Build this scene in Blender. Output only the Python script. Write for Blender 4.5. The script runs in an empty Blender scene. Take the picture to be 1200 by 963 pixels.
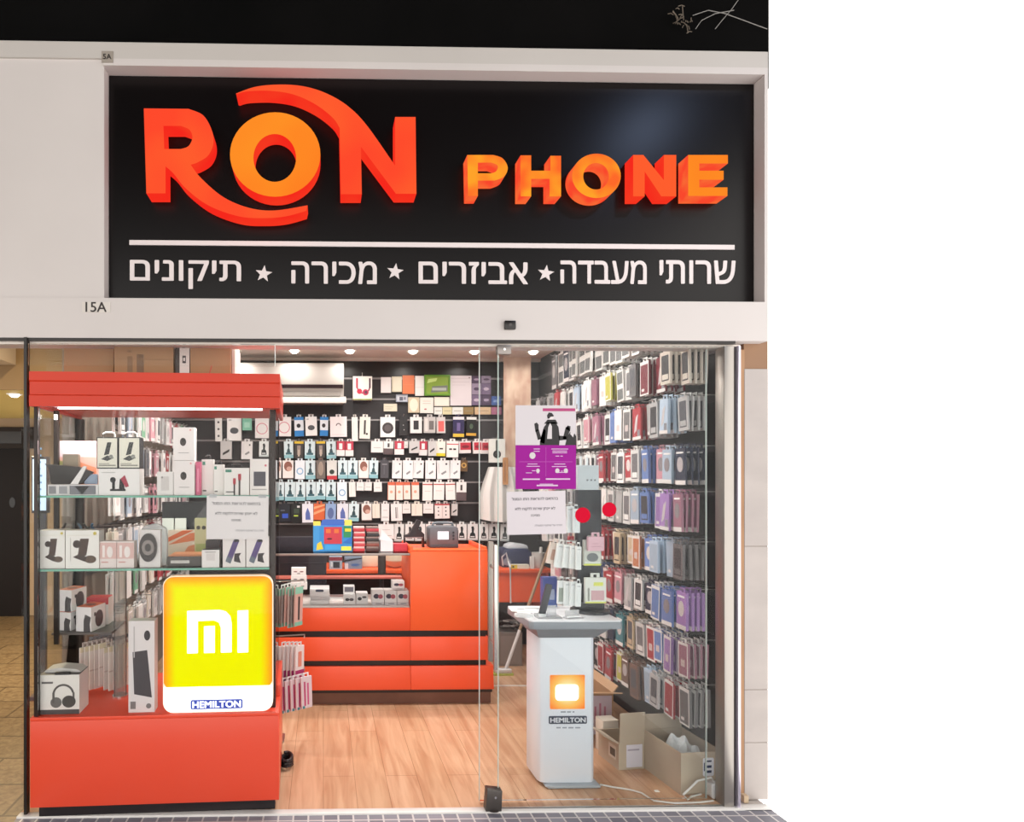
import bpy, bmesh, math, random
from mathutils import Vector, Matrix
from mathutils.geometry import interpolate_bezier, tessellate_polygon
random.seed(7)
S = bpy.context.scene
COL = S.collection
PI = math.pi
# ------------------------------------------------------------------ camera, world, exposure
FPX, PPX, PPY, YAW = 720.0, 394.0, 562.0, math.radians(1.2)
CAM = Vector((0.0, -3.0, 1.617))
cd = bpy.data.cameras.new('camera'); co = bpy.data.objects.new('camera', cd); COL.objects.link(co)
cd.sensor_fit = 'HORIZONTAL'; cd.sensor_width = 36.0; cd.lens = FPX / 1200.0 * 36.0
cd.shift_x = (600.0 - PPX) / 1200.0; cd.shift_y = (PPY - 481.5) / 1200.0
co.location = CAM; co.rotation_euler = (PI / 2, 0, -YAW); cd.clip_start = 0.05
S.camera = co
WORLD_STRENGTH = 2.3
LAMP_SHOP, LAMP_HALL, LAMP_CORR = 7.2, 12.0, 60.0
wd = bpy.data.worlds.new('hall_light'); S.world = wd; wd.use_nodes = True
bg = wd.node_tree.nodes['Background']; bg.inputs[0].default_value = (1, .955, .91, 1); bg.inputs[1].default_value = WORLD_STRENGTH
vs = S.view_settings
S.display_settings.display_device = 'sRGB'
vs.view_transform = 'Standard'; vs.look = 'None'; vs.exposure = 0.0; vs.gamma = 1.0; vs.use_curve_mapping = False
S.cycles.use_denoising = True
S.cycles.max_bounces = 16; S.cycles.transparent_max_bounces = 40
S.cycles.sample_clamp_indirect = 4.0

# ------------------------------------------------------------------ pixel rays (photo pixels, 1200 x 963)
def ray(px, py):
    F = Vector((math.sin(YAW), math.cos(YAW), 0)); R = Vector((math.cos(YAW), -math.sin(YAW), 0))
    return F + R * ((px - PPX) / FPX) + Vector((0, 0, 1)) * ((PPY - py) / FPX)
def W(px, py, Y):
    d = ray(px, py); return CAM + d * ((Y - CAM.y) / d.y)
def WX(px, py, X):
    d = ray(px, py); return CAM + d * ((X - CAM.x) / d.x)
def WZ(px, py, Z):
    d = ray(px, py); return CAM + d * ((Z - CAM.z) / d.z)
class FR:
    """a frame standing on the floor: origin (ox, oy), turned by a about z"""
    def __init__(s, ox, oy, a=0.0):
        s.o = Vector((ox, oy, 0)); s.a = a; s.R = Matrix.Rotation(a, 3, 'Z'); s.I = s.R.transposed()
    def at(s, px, py, y):
        c = s.I @ (CAM - s.o); d = s.I @ ray(px, py); p = c + d * ((y - c.y) / d.y); return p.x, p.z
    def world(s, x, y, z): return s.o + s.R @ Vector((x, y, z))
ROOM = FR(0, 0)

# ------------------------------------------------------------------ materials
def lin(h):
    h = h.lstrip('#'); v = [int(h[i:i + 2], 16) / 255 for i in (0, 2, 4)]
    return tuple(c / 12.92 if c <= .04045 else ((c + .055) / 1.055) ** 2.4 for c in v) + (1,)
MATS = {}
def mat(h, rough=.5, metal=0.0, spec=.5, em=None, es=0.0):
    k = (h, rough, metal, spec, em, es)
    if k in MATS: return MATS[k]
    m = bpy.data.materials.new('paint_' + h.lstrip('#')); m.use_nodes = True
    b = m.node_tree.nodes['Principled BSDF']
    b.inputs['Base Color'].default_value = lin(h); b.inputs['Roughness'].default_value = rough
    b.inputs['Metallic'].default_value = metal; b.inputs['Specular IOR Level'].default_value = spec
    if em: b.inputs['Emission Color'].default_value = lin(em); b.inputs['Emission Strength'].default_value = es
    MATS[k] = m; return m
def nodes(name):
    m = bpy.data.materials.new(name); m.use_nodes = True
    return m, m.node_tree, m.node_tree.nodes['Principled BSDF']
def noisy(name, h1, h2, scale=4.0, rough=.6, stretch=(1, 1, 1), detail=4.0, spec=.5, bump=0.0):
    m, t, b = nodes(name)
    tc = t.nodes.new('ShaderNodeTexCoord'); mp = t.nodes.new('ShaderNodeMapping'); mp.inputs['Scale'].default_value = stretch
    n = t.nodes.new('ShaderNodeTexNoise'); n.inputs['Scale'].default_value = scale; n.inputs['Detail'].default_value = detail
    r = t.nodes.new('ShaderNodeValToRGB'); r.color_ramp.elements[0].color = lin(h1); r.color_ramp.elements[1].color = lin(h2)
    r.color_ramp.elements[0].position = .3; r.color_ramp.elements[1].position = .7
    t.links.new(tc.outputs['Object'], mp.inputs[0]); t.links.new(mp.outputs[0], n.inputs[0])
    t.links.new(n.outputs[0], r.inputs[0]); t.links.new(r.outputs[0], b.inputs['Base Color'])
    b.inputs['Roughness'].default_value = rough; b.inputs['Specular IOR Level'].default_value = spec
    if bump:
        bp = t.nodes.new('ShaderNodeBump'); bp.inputs['Strength'].default_value = bump; bp.inputs['Distance'].default_value = .01
        t.links.new(n.outputs[0], bp.inputs['Height']); t.links.new(bp.outputs[0], b.inputs['Normal'])
    return m
def tiled(name, c1, c2, mort, bw, bh, mw=.01, offset=.5, rotz=0.0, rough=.5, grain=None, spec=.5):
    m, t, b = nodes(name)
    tc = t.nodes.new('ShaderNodeTexCoord'); mp = t.nodes.new('ShaderNodeMapping'); mp.inputs['Rotation'].default_value = (0, 0, rotz)
    k = t.nodes.new('ShaderNodeTexBrick'); k.offset = offset; k.squash = 1.0
    k.inputs['Color1'].default_value = lin(c1); k.inputs['Color2'].default_value = lin(c2); k.inputs['Mortar'].default_value = lin(mort)
    k.inputs['Scale'].default_value = 1.0; k.inputs['Brick Width'].default_value = bw; k.inputs['Row Height'].default_value = bh
    k.inputs['Mortar Size'].default_value = mw; k.inputs['Mortar Smooth'].default_value = .1; k.inputs['Bias'].default_value = 0
    t.links.new(tc.outputs['Object'], mp.inputs[0]); t.links.new(mp.outputs[0], k.inputs[0])
    out = k.outputs[0]
    if grain:
        mp2 = t.nodes.new('ShaderNodeMapping'); mp2.inputs['Scale'].default_value = grain[1]
        n = t.nodes.new('ShaderNodeTexNoise'); n.inputs['Scale'].default_value = grain[0]; n.inputs['Detail'].default_value = 6
        n.inputs['Distortion'].default_value = .8
        mx = t.nodes.new('ShaderNodeMix'); mx.data_type = 'RGBA'; mx.blend_type = 'MULTIPLY'; mx.inputs[0].default_value = grain[2]
        r = t.nodes.new('ShaderNodeValToRGB'); r.color_ramp.elements[0].position = .32; r.color_ramp.elements[1].position = .66
        r.color_ramp.elements[0].color = lin(grain[3]); r.color_ramp.elements[1].color = (1, 1, 1, 1)
        t.links.new(tc.outputs['Object'], mp2.inputs[0]); t.links.new(mp2.outputs[0], n.inputs[0])
        t.links.new(n.outputs[0], r.inputs[0]); t.links.new(out, mx.inputs[6]); t.links.new(r.outputs[0], mx.inputs[7]); out = mx.outputs[2]
    t.links.new(out, b.inputs['Base Color']); b.inputs['Roughness'].default_value = rough; b.inputs['Specular IOR Level'].default_value = spec
    return m
def glass_mat(name, tint, ior=1.3, haze=0.0):
    m = bpy.data.materials.new(name); m.use_nodes = True; t = m.node_tree; t.nodes.clear()
    o = t.nodes.new('ShaderNodeOutputMaterial'); tr = t.nodes.new('ShaderNodeBsdfTransparent'); tr.inputs[0].default_value = lin(tint)
    g = t.nodes.new('ShaderNodeBsdfGlossy'); g.inputs['Roughness'].default_value = 0.0
    f = t.nodes.new('ShaderNodeFresnel'); f.inputs[0].default_value = ior
    mx = t.nodes.new('ShaderNodeMixShader'); t.links.new(f.outputs[0], mx.inputs[0])
    if haze:
        d = t.nodes.new('ShaderNodeBsdfDiffuse'); d.inputs[0].default_value = lin('#e8ecee'); m2 = t.nodes.new('ShaderNodeMixShader'); m2.inputs[0].default_value = haze
        t.links.new(tr.outputs[0], m2.inputs[1]); t.links.new(d.outputs[0], m2.inputs[2]); t.links.new(m2.outputs[0], mx.inputs[1])
    else: t.links.new(tr.outputs[0], mx.inputs[1])
    t.links.new(g.outputs[0], mx.inputs[2]); t.links.new(mx.outputs[0], o.inputs[0]); return m
def glow_mat(name, h1, h2, scale, strength):
    """lit acrylic with brighter spots where its lamps sit"""
    m = bpy.data.materials.new(name); m.use_nodes = True; t = m.node_tree; t.nodes.clear()
    o = t.nodes.new('ShaderNodeOutputMaterial'); e = t.nodes.new('ShaderNodeEmission'); e.inputs[1].default_value = strength
    tc = t.nodes.new('ShaderNodeTexCoord'); n = t.nodes.new('ShaderNodeTexNoise'); n.inputs['Scale'].default_value = scale; n.inputs['Detail'].default_value = 1
    r = t.nodes.new('ShaderNodeValToRGB'); r.color_ramp.elements[0].color = lin(h1); r.color_ramp.elements[1].color = lin(h2)
    r.color_ramp.elements[0].position = .35; r.color_ramp.elements[1].position = .65
    t.links.new(tc.outputs['Object'], n.inputs[0]); t.links.new(n.outputs[0], r.inputs[0]); t.links.new(r.outputs[0], e.inputs[0]); t.links.new(e.outputs[0], o.inputs[0])
    return m
GLASS = glass_mat('clear_glass', '#fcfdfd', 1.18)
SIDEGLASS = glass_mat('side_glass', '#fcfdfd', 1.06)
SHELFGLASS = glass_mat('shelf_glass', '#e2efe9', 1.3)
FILM = glass_mat('clear_film', '#f4f2f2', 1.2, .4)
GREEN_EDGE = mat('#6fae98', .15, em='#4d8f78', es=0.0)
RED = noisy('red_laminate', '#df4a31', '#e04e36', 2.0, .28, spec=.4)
HEADER_RED = noisy('darkened_red_laminate', '#c2331b', '#c73820', 2.0, .3, spec=.3)  # same red laminate, darkened to offset the brighter light on the header
ORANGE = noisy('orange_laminate', '#f2602e', '#f46432', 1.5, .3, spec=.4)
ORANGE_LO = noisy('orange_drawer', '#e95430', '#ec5833', 1.5, .3, spec=.4)
BLACK = mat('#141213', .45); DARK = mat('#2a2728', .5); WHITE = mat('#efedec', .5); STEEL = mat('#b9b5b0', .3, .9)
CARD = noisy('cardboard', '#a98562', '#b8926c', 3.0, .85)
CHROME = mat('#d8d6d4', .12, 1.0)

# ------------------------------------------------------------------ mesh builder
class MB:
    def __init__(s): s.v = []; s.f = []; s.m = []; s.mats = []
    def mi(s, m):
        if m not in s.mats: s.mats.append(m)
        return s.mats.index(m)
    def add(s, vs, fs, m, M=None):
        n = len(s.v); s.v += [tuple(M @ Vector(v)) if M else tuple(v) for v in vs]
        i = s.mi(m)
        for f in fs: s.f.append([n + k for k in f]); s.m.append(i)
        return s
    def box(s, x0, x1, y0, y1, z0, z1, m, M=None, front=None, top=None, sides=None):
        vs = [(x0, y0, z0), (x1, y0, z0), (x1, y1, z0), (x0, y1, z0), (x0, y0, z1), (x1, y0, z1), (x1, y1, z1), (x0, y1, z1)]
        s.add(vs, [(0, 3, 2, 1), (0, 1, 5, 4), (2, 3, 7, 6), (1, 2, 6, 5), (3, 0, 4, 7), (4, 5, 6, 7)], m, M)
        if front: s.m[-5] = s.mi(front)
        if sides: s.m[-3] = s.m[-2] = s.mi(sides)
        if top: s.m[-1] = s.mi(top)
        return s
    def prism(s, pts, y0, y1, m, M=None, side=None):
        """pts (x, z) outline seen from the front, front at y0"""
        n = len(pts)
        vs = [(x, y0, z) for x, z in pts] + [(x, y1, z) for x, z in pts]
        ar = sum(pts[i][0] * pts[(i + 1) % n][1] - pts[(i + 1) % n][0] * pts[i][1] for i in range(n))
        fr = list(range(n)); bk = list(range(2 * n - 1, n - 1, -1))
        sd = [(i, n + i, n + (i + 1) % n, (i + 1) % n) for i in range(n)]
        if ar < 0: fr = fr[::-1]; bk = bk[::-1]; sd = [f[::-1] for f in sd]
        s.add(vs, [fr, bk], m, M); n0 = len(s.v) - 2 * n; i2 = s.mi(side or m)
        for f in sd: s.f.append([n0 + k for k in f]); s.m.append(i2)
        return s
    def prof(s, pts, x0, x1, m, M=None):
        """pts (y, z) profile run along x"""
        R = Matrix(((0, 1, 0, 0), (1, 0, 0, 0), (0, 0, 1, 0), (0, 0, 0, 1)))
        k = len(s.f); s.prism(pts, x0, x1, m, (M @ R) if M else R)
        for i in range(k, len(s.f)): s.f[i] = s.f[i][::-1]
        return s
    def cyl(s, p0, p1, r0, m, r1=None, n=14):
        p0, p1 = Vector(p0), Vector(p1); r1 = r0 if r1 is None else r1
        q = (p1 - p0).to_track_quat('Z', 'Y').to_matrix()
        vs = [tuple(p0 + q @ Vector((r0 * math.cos(2 * PI * i / n), r0 * math.sin(2 * PI * i / n), 0))) for i in range(n)]
        vs += [tuple(p1 + q @ Vector((r1 * math.cos(2 * PI * i / n), r1 * math.sin(2 * PI * i / n), 0))) for i in range(n)]
        fs = [(i, (i + 1) % n, n + (i + 1) % n, n + i) for i in range(n)] + [tuple(range(n - 1, -1, -1)), tuple(range(n, 2 * n))]
        return s.add(vs, fs, m)
    def tube(s, pts, r, m, n=6):
        pts = [Vector(p) for p in pts]; vs = []; fs = []
        for i, p in enumerate(pts):
            t = (pts[min(i + 1, len(pts) - 1)] - pts[max(i - 1, 0)]).normalized()
            a = t.cross(Vector((0, 0, 1)));  a = t.cross(Vector((1, 0, 0))) if a.length < .1 else a
            a.normalize(); b = t.cross(a)
            vs += [tuple(p + (a * math.cos(2 * PI * k / n) + b * math.sin(2 * PI * k / n)) * r) for k in range(n)]
        for i in range(len(pts) - 1):
            for k in range(n): fs.append((i * n + k, i * n + (k + 1) % n, (i + 1) * n + (k + 1) % n, (i + 1) * n + k))
        fs += [tuple(range(n - 1, -1, -1)), tuple(range((len(pts) - 1) * n, len(pts) * n))]
        return s.add(vs, fs, m)
    def lathe(s, prof, m, c=(0, 0, 0), n=24, sx=1, sy=1):
        vs = []; fs = []
        for r, z in prof:
            vs += [(c[0] + sx * r * math.cos(2 * PI * k / n), c[1] + sy * r * math.sin(2 * PI * k / n), c[2] + z) for k in range(n)]
        for i in range(len(prof) - 1):
            for k in range(n): fs.append((i * n + k, i * n + (k + 1) % n, (i + 1) * n + (k + 1) % n, (i + 1) * n + k))
        fs += [tuple(range(n - 1, -1, -1)), tuple(range((len(prof) - 1) * n, len(prof) * n))]
        return s.add(vs, fs, m)
    def disc(s, cx, cz, r, y, m, n=20, rz=None, d=.0008):
        rz = rz or r
        return s.prism([(cx + r * math.cos(2 * PI * i / n), cz + rz * math.sin(2 * PI * i / n)) for i in range(n)], y, y + d, m)
    def ring(s, cx, cz, r, ri, y, m, n=24, a0=0, a1=2 * PI, d=.0008, k=1.0):
        o = [(cx + r * math.cos(a0 + (a1 - a0) * i / n), cz + k * r * math.sin(a0 + (a1 - a0) * i / n)) for i in range(n + 1)]
        q = [(cx + ri * math.cos(a0 + (a1 - a0) * i / n), cz + k * ri * math.sin(a0 + (a1 - a0) * i / n)) for i in range(n + 1)]
        for i in range(n): s.prism([o[i], o[i + 1], q[i + 1], q[i]], y, y + d, m)
        return s
    def mesh(s, name, bevel=0.0, seg=2, smooth=True):
        me = bpy.data.meshes.new(name); me.from_pydata(s.v, [], s.f)
        for m in s.mats: me.materials.append(m)
        me.polygons.foreach_set('material_index', s.m)
        if bevel:
            b = bmesh.new(); b.from_mesh(me)
            bmesh.ops.remove_doubles(b, verts=b.verts, dist=1e-6)
            es = [e for e in b.edges if len(e.link_faces) == 2 and e.calc_face_angle(0) > .5]
            bmesh.ops.bevel(b, geom=es, offset=bevel, segments=seg, affect='EDGES', profile=.5, clamp_overlap=True)
            b.to_mesh(me); b.free()
        if smooth:
            me.polygons.foreach_set('use_smooth', [True] * len(me.polygons)); me.set_sharp_from_angle(angle=.6)
        me.update(); return me
    def build(s, name, parent=None, bevel=0.0, seg=2, loc=None, rz=0.0, rot=None):
        return link(name, s.mesh(name, bevel, seg), parent, loc, rz, rot)
def link(name, me, parent=None, loc=None, rz=0.0, rot=None):
    o = bpy.data.objects.new(name, me); COL.objects.link(o)
    if parent: o.parent = parent
    if loc is not None: o.location = loc
    o.rotation_euler = rot if rot else (0, 0, rz)
    return o
def tag(o, label=None, cat=None, group=None, kind=None):
    if label: o['label'] = label
    if cat: o['category'] = cat
    if group: o['group'] = group
    if kind: o['kind'] = kind
    return o
def struct(o): o['kind'] = 'structure'; return o
def thing(name, label, cat, loc=(0, 0, 0), rz=0.0, group=None, rot=None):
    o = bpy.data.objects.new(name, None); COL.objects.link(o); o.location = loc; o.rotation_euler = rot if rot else (0, 0, rz); o.empty_display_size = .1
    return tag(o, label, cat, group)
ORD = 'zeroth first second third fourth fifth sixth seventh eighth ninth tenth eleventh twelfth thirteenth fourteenth fifteenth sixteenth seventeenth eighteenth nineteenth twentieth twenty-first twenty-second twenty-third twenty-fourth'.split()
def rrect(x0, x1, z0, z1, r, n=6):
    P = []
    for cx, cz, a in ((x1 - r, z1 - r, 0), (x0 + r, z1 - r, PI / 2), (x0 + r, z0 + r, PI), (x1 - r, z0 + r, 1.5 * PI)):
        P += [(cx + r * math.cos(a + PI / 2 * i / n), cz + r * math.sin(a + PI / 2 * i / n)) for i in range(n + 1)]
    return P
RX90 = Matrix.Rotation(PI / 2, 4, 'X')
def flat_curve(kind, data, depth, bevel=0.0, offset=0.0):
    """text or outlines -> a standing mesh: x right, z up, face at y = 0, body back to y = depth"""
    if kind == 'text':
        cu = bpy.data.curves.new('lettering', 'FONT'); cu.body = data; cu.size = 1.0
    else:
        cu = bpy.data.curves.new('lettering', 'CURVE'); cu.dimensions = '2D'
        for poly in data:
            sp = cu.splines.new('POLY'); sp.points.add(len(poly) - 1); sp.use_cyclic_u = True
            for p, q in zip(sp.points, poly): p.co = (q[0], q[1], 0, 1)
    cu.fill_mode = 'BOTH'; cu.extrude = 0.0 if kind == 'text' else depth / 2; cu.offset = offset
    if kind != 'text' and bevel: cu.bevel_depth = bevel; cu.bevel_resolution = 2
    o = bpy.data.objects.new('lettering', cu); COL.objects.link(o)
    bpy.context.view_layer.update()
    me = bpy.data.meshes.new_from_object(o.evaluated_get(bpy.context.evaluated_depsgraph_get()))
    bpy.data.objects.remove(o); bpy.data.curves.remove(cu)
    me.transform(RX90)
    return me
def text_mesh(body, w, m, h=None, cx=0.0, cz=0.0, depth=.0015, bold=.0, rtl=False):
    """raised lettering fitted to width w (and height h), centred on cx, cz, face at y = 0"""
    if rtl: body = body[::-1]
    cu = bpy.data.curves.new('lettering', 'FONT'); cu.body = body; cu.size = 1.0
    o = bpy.data.objects.new('lettering', cu); COL.objects.link(o); bpy.context.view_layer.update()
    cv = o.to_curve(bpy.context.evaluated_depsgraph_get())
    polys = []
    for sp in cv.splines:
        P = []
        if sp.type == 'BEZIER':
            bp = sp.bezier_points; n = len(bp)
            for i in range(n):
                a, b = bp[i], bp[(i + 1) % n]
                straight = (a.handle_right - a.co).length < 1e-5 and (b.handle_left - b.co).length < 1e-5 or abs((b.co - a.co).normalized().dot((a.handle_right - a.co).normalized()) - 1) < 1e-4 and abs((b.co - a.co).normalized().dot((b.co - b.handle_left).normalized()) - 1) < 1e-4
                q = [a.co] if straight else interpolate_bezier(a.co, a.handle_right, b.handle_left, b.co, 6)[:-1]
                P += [(v.x, v.y) for v in q]
        else: P = [(v.co.x, v.co.y) for v in sp.points]
        polys.append((P, sum(P[i - 1][0] * P[i][1] - P[i][0] * P[i - 1][1] for i in range(len(P))) / 2))
    o.to_curve_clear(); bpy.data.objects.remove(o); bpy.data.curves.remove(cu)
    sgn = max(polys, key=lambda q: abs(q[1]))[1]
    xs = [v[0] for q in polys for v in q[0]]; zs = [v[1] for q in polys for v in q[0]]
    k = w / (max(xs) - min(xs)); kz = k if h is None else h / (max(zs) - min(zs))
    mx, mz = (max(xs) + min(xs)) / 2, (max(zs) + min(zs)) / 2
    mb = MB()
    def inside(pt, P):
        r = False
        for i in range(len(P)):
            (x1, y1), (x2, y2) = P[i - 1], P[i]
            if (y1 > pt[1]) != (y2 > pt[1]) and pt[0] < (x2 - x1) * (pt[1] - y1) / (y2 - y1) + x1: r = not r
        return r
    for ci, (sx, sz) in enumerate([(0, 0)] if not bold else [(0, 0), (bold, 0), (-bold, 0), (0, bold * .6), (0, -bold * .6)]):
        for j, (P, ar) in enumerate(polys):
            if ar * sgn < 0: continue
            loops = [P] + [Q for Q, aq in polys if aq * sgn < 0 and inside(Q[0], P)]
            L = [[((x + sx - mx) * k + cx, (z + sz - mz) * kz + cz) for x, z in q] for q in loops]
            tri = tessellate_polygon([[Vector((x, z, 0)) for x, z in q] for q in L])
            flat = [v for q in L for v in q]; n = len(flat); y = -.00004 * ci - .000008 * (j % 5)
            fs = []
            for t in tri:
                (x1, z1), (x2, z2), (x3, z3) = [flat[i] for i in t]
                fs.append(tuple(t) if (x2 - x1) * (z3 - z1) - (x3 - x1) * (z2 - z1) > 0 else tuple(t)[::-1])
            base = 0
            for q in L:
                ar2 = sum(q[i - 1][0] * q[i][1] - q[i][0] * q[i - 1][1] for i in range(len(q))); nn = len(q); outer = q is L[0]
                for i in range(nn):
                    f = (base + i, n + base + i, n + base + (i + 1) % nn, base + (i + 1) % nn)
                    fs.append(f if (ar2 > 0) == outer else f[::-1])
                base += nn
            mb.add([(x, y, z) for x, z in flat] + [(x, depth, z) for x, z in flat], fs, m)
    return mb.mesh('lettering', smooth=False)
def join_mesh(mb, me, M=None):
    """append a finished mesh to a builder"""
    n = len(mb.v); mb.v += [tuple(M @ v.co) if M else tuple(v.co) for v in me.vertices]
    for p in me.polygons: mb.f.append([n + k for k in p.vertices]); mb.m.append(mb.mi(me.materials[p.material_index]))
    return mb
# printed pictures: lists of shapes in unit card coordinates, (0, 0) bottom left
def art(mb, A, x0, z0, w, h, y):
    for i, a in enumerate(A):
        yy = y - .0005 * (1 + i % 6); m = mat(a[-1], .5)
        X = lambda u: x0 + u * w
        Z = lambda u: z0 + u * h
        if a[0] == 'r': mb.box(X(a[1]), X(a[3]), yy, y, Z(a[2]), Z(a[4]), m)
        elif a[0] == 'd': mb.disc(X(a[1]), Z(a[2]), a[3] * w, yy, m, 14, a[4] * w if len(a) > 5 else None, y - yy)
        elif a[0] == 'o': mb.ring(X(a[1]), Z(a[2]), a[3] * w, a[4] * w, yy, m, 16, *(a[5:7] if len(a) > 7 else (0, 2 * PI)), d=y - yy)
        elif a[0] == 'p': mb.prism([(X(u), Z(v)) for u, v in a[1]], yy, y, m)
    return mb
# ================================================================== SETTING
XE = W(900, 500, 0).x
XL = -1.47                                     # side of the shop towards the lift corridor
SX0, SX1, SY1 = -1.47, 2.12, 3.0               # shop interior
M_WALL = noisy('painted_plaster', '#c6c0bd', '#ccc6c3', 1.2, .65)
M_BAND = noisy('painted_band', '#b9b4af', '#bfbab5', 1.2, .65)
zb0, zb1 = W(450, 397.5, 0).z, W(450, 351, 0).z
zs1, zbd, zt = W(450, 81, 0).z, W(450, 73, 0).z, W(450, 54, 0).z
xs0, xs1 = W(121, 220, 0).x, W(896, 220, 0).x
m = MB()
m.box(-2.6, XE, 0, .25, zb0, zb1, M_WALL)                       # lintel band
m.box(-2.6, xs0, .012, .25, zb1, zbd, M_WALL)                   # blank light panel
m.box(-2.6, XE, 0, .25, zbd, zt, M_BAND)
m.box(xs0, xs1, 0.0, .25, zs1, zbd, M_WALL)
m.box(xs1, XE, 0, .25, zb1, zbd, M_WALL)
m.box(xs0, xs1, .085, .25, zb1, zs1, BLACK)
struct(m.build('wall_front'))
m = MB(); m.box(-2.6, W(857, 398, .03).x, .0, .06, zb0 - .014, zb0, mat('#1c1614', .4)); m.box(-2.6, W(866, 398, .03).x, .02, .05, zb0 - .028, zb0 - .014, mat('#cfc6bd', .3))
struct(m.build('trim_1'))
struct(MB().box(-4.5, W(901, 30, .25).x, .25, .35, zt - .02, 4.5, noisy('near_black', '#040404', '#0b0a0a', 2, .9, spec=.1)).build('wall_upper'))  # plain near-black wall in the void over the front
struct(MB().box(-6, 4, -6, .35, 4.5, 4.6, mat('#0a0a0a', .9, 0, .1)).build('ceiling_passage'))
M_WOOD = tiled('oak_laminate', '#cca684', '#d8b292', '#a8805f', .95, .17, .0016, .37, PI / 2, .3, (3.0, (6.5, .6, 1), .5, '#b98a66'), spec=.35)
struct(MB().box(SX0, SX1 - .05, .015, .19, -.06, 0, M_WOOD).box(SX0, SX1 + .06, .19, SY1 + .1, -.06, 0, M_WOOD).build('floor'))
M_MOS = tiled('slate_mosaic', '#6d6c77', '#8a8892', '#c9c4c2', .072, .072, .0045, 0.0, 0, .45)
struct(MB().box(XL, XE, -4.5, -.028, -.06, -.006, M_MOS).build('floor_passage'))
M_STONE = tiled('corridor_stone', '#7d6a4e', '#887558', '#54442f', .62, .31, .007, .5, .0, .42, (26, (1, 1, 1), .6, '#8f6d46'))
struct(MB().box(SX1 - .05, XE, -.028, .15, -.06, -.004, mat('#bdb5ae', .6)).build('floor_pier'))
struct(MB().box(-7, XL, -4.5, 4.6, -.06, -.006, M_STONE).build('floor_corridor'))
struct(MB().box(XL, XE, -.028, .015, -.06, .004, noisy('sill_marble', '#d8d6d2', '#e4e2de', 6, .25)).build('trim_2', bevel=.003))
# shop walls
M_SLAT = mat('#2b282a', .55)
m = MB().box(SX0, SX1 + .1, SY1, SY1 + .08, 0, 2.82, M_SLAT)
m.box(SX0, SX1, SY1 - .012, SY1, 2.62, 2.77, mat('#161314', .35))
for k in range(9):
    z = W(450, 443 + 24.3 * k, SY1).z
    if z > 1.0: m.box(SX0, SX1, SY1 - .008, SY1, z - .012, z + .004, mat('#8f8b8a', .35, .6))
m.box(SX0, SX1, SY1 - .05, SY1, 2.77, 2.80, mat('#cdbfb4', .5))
struct(m.build('wall_back'))
m = MB().box(SX1, SX1 + .08, .19, SY1 + .08, 0, 2.82, mat('#1d1b1e', .6))
for z in (2.62, 2.33, 2.07, 1.8, 1.56, 1.29, 1.02, .77, .52): m.box(SX1 - .008, SX1, .19, SY1, z - .03, z + .01, mat('#4a4648', .4, .5))
struct(m.build('wall_right'))
m = MB().box(SX0 - .08, SX0, .68, SY1 + .08, 0, 2.82, noisy('left_slatwall', '#857a70', '#908579', 2, .6))
for z in (2.35, 2.09, 1.83, 1.57, 1.31, 1.05, .79): m.box(SX0, SX0 + .008, .7, SY1, z - .03, z + .01, mat('#6a6564', .4, .5))
struct(m.build('wall_left'))
struct(MB().box(SX0 - .08, SX1 + .08, .25, SY1 + .08, 2.80, 2.88, noisy('ceiling_paint', '#e0d4ca', '#e6dbd2', 1, .7)).build('ceiling'))
# corridor beside the shop
YW = 4.4
zc = W(15, 490, YW).z; yb = 2.07; zlow = W(10, 457, yb).z
m = MB().box(-7, -1.55, YW, YW + .1, 0, 4.0, noisy('corridor_wall', '#a58d72', '#ad967b', 1, .7))
struct(m.build('wall_corridor'))
m = MB(); m.box(-7, -1.55, yb, YW, zlow, zlow + .1, noisy('corridor_ceiling', '#e0c878', '#e6cf82', .8, .6))
m.box(-7, -1.55, yb - .02, yb, zlow, zlow + .62, mat('#8a6f48', .6))
m.box(-2.95, -2.5, -.6, yb - .02, 2.55, 3.4, noisy('corridor_fascia', '#d0bfa6', '#d6c6ae', .8, .6))
m.box(-7, -1.55, .25, yb - .02, 3.05, 3.15, mat('#6b5336', .7))
struct(m.build('ceiling_corridor'))
# stone pier at the end of the shopfront
M_PIER = noisy('pier_marble', '#a8a09c', '#b2aaa5', 5.0, .35, (1, 1, 1.6), 6)
YP = .06
xp0 = W(872, 700, YP).x; XP = W(900, 700, YP).x
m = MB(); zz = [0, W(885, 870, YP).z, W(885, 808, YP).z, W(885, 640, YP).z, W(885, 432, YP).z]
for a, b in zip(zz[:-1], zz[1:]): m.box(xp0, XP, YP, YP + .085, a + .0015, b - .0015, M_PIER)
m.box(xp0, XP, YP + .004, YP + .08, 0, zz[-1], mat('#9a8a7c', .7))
m.box(xp0, XP, YP + .002, YP + .085, zz[-1], zb0 + .15, noisy('pier_beam_shade', '#8d6c53', '#96765c', 2, .8))  # beam's shadow on the pier top, put into a brown tone
m.box(xp0 - .02, XP - .12, YP - .03, YP, 0, .035, mat('#c9b396', .6))
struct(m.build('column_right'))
struct(MB().box(W(862, 700, .06).x, W(872.5, 700, .06).x, .06, .16, 0, zb0 - .03, noisy('jamb_wood', '#9a7353', '#a9825f', 3, .55, (6, 6, 1))).build('trim_3'))

# ------------------------------------------------------------------ shopfront glass and metal
def zpt(py, Y): return W(600, py, Y).z
ZT = zb0 - .028
x0, x1 = W(584, 700, 0).x, W(845, 700, 0).x
m = MB().box(x0, x1 + .02, -.005, .005, .004, ZT, GLASS)
g = struct(m.build('window_1'))
m = MB().box(x0 - .003, x0, -.005, .005, .004, ZT, mat('#b9cfc8', .2)); struct(m.build('glass_edge', g))
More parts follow.
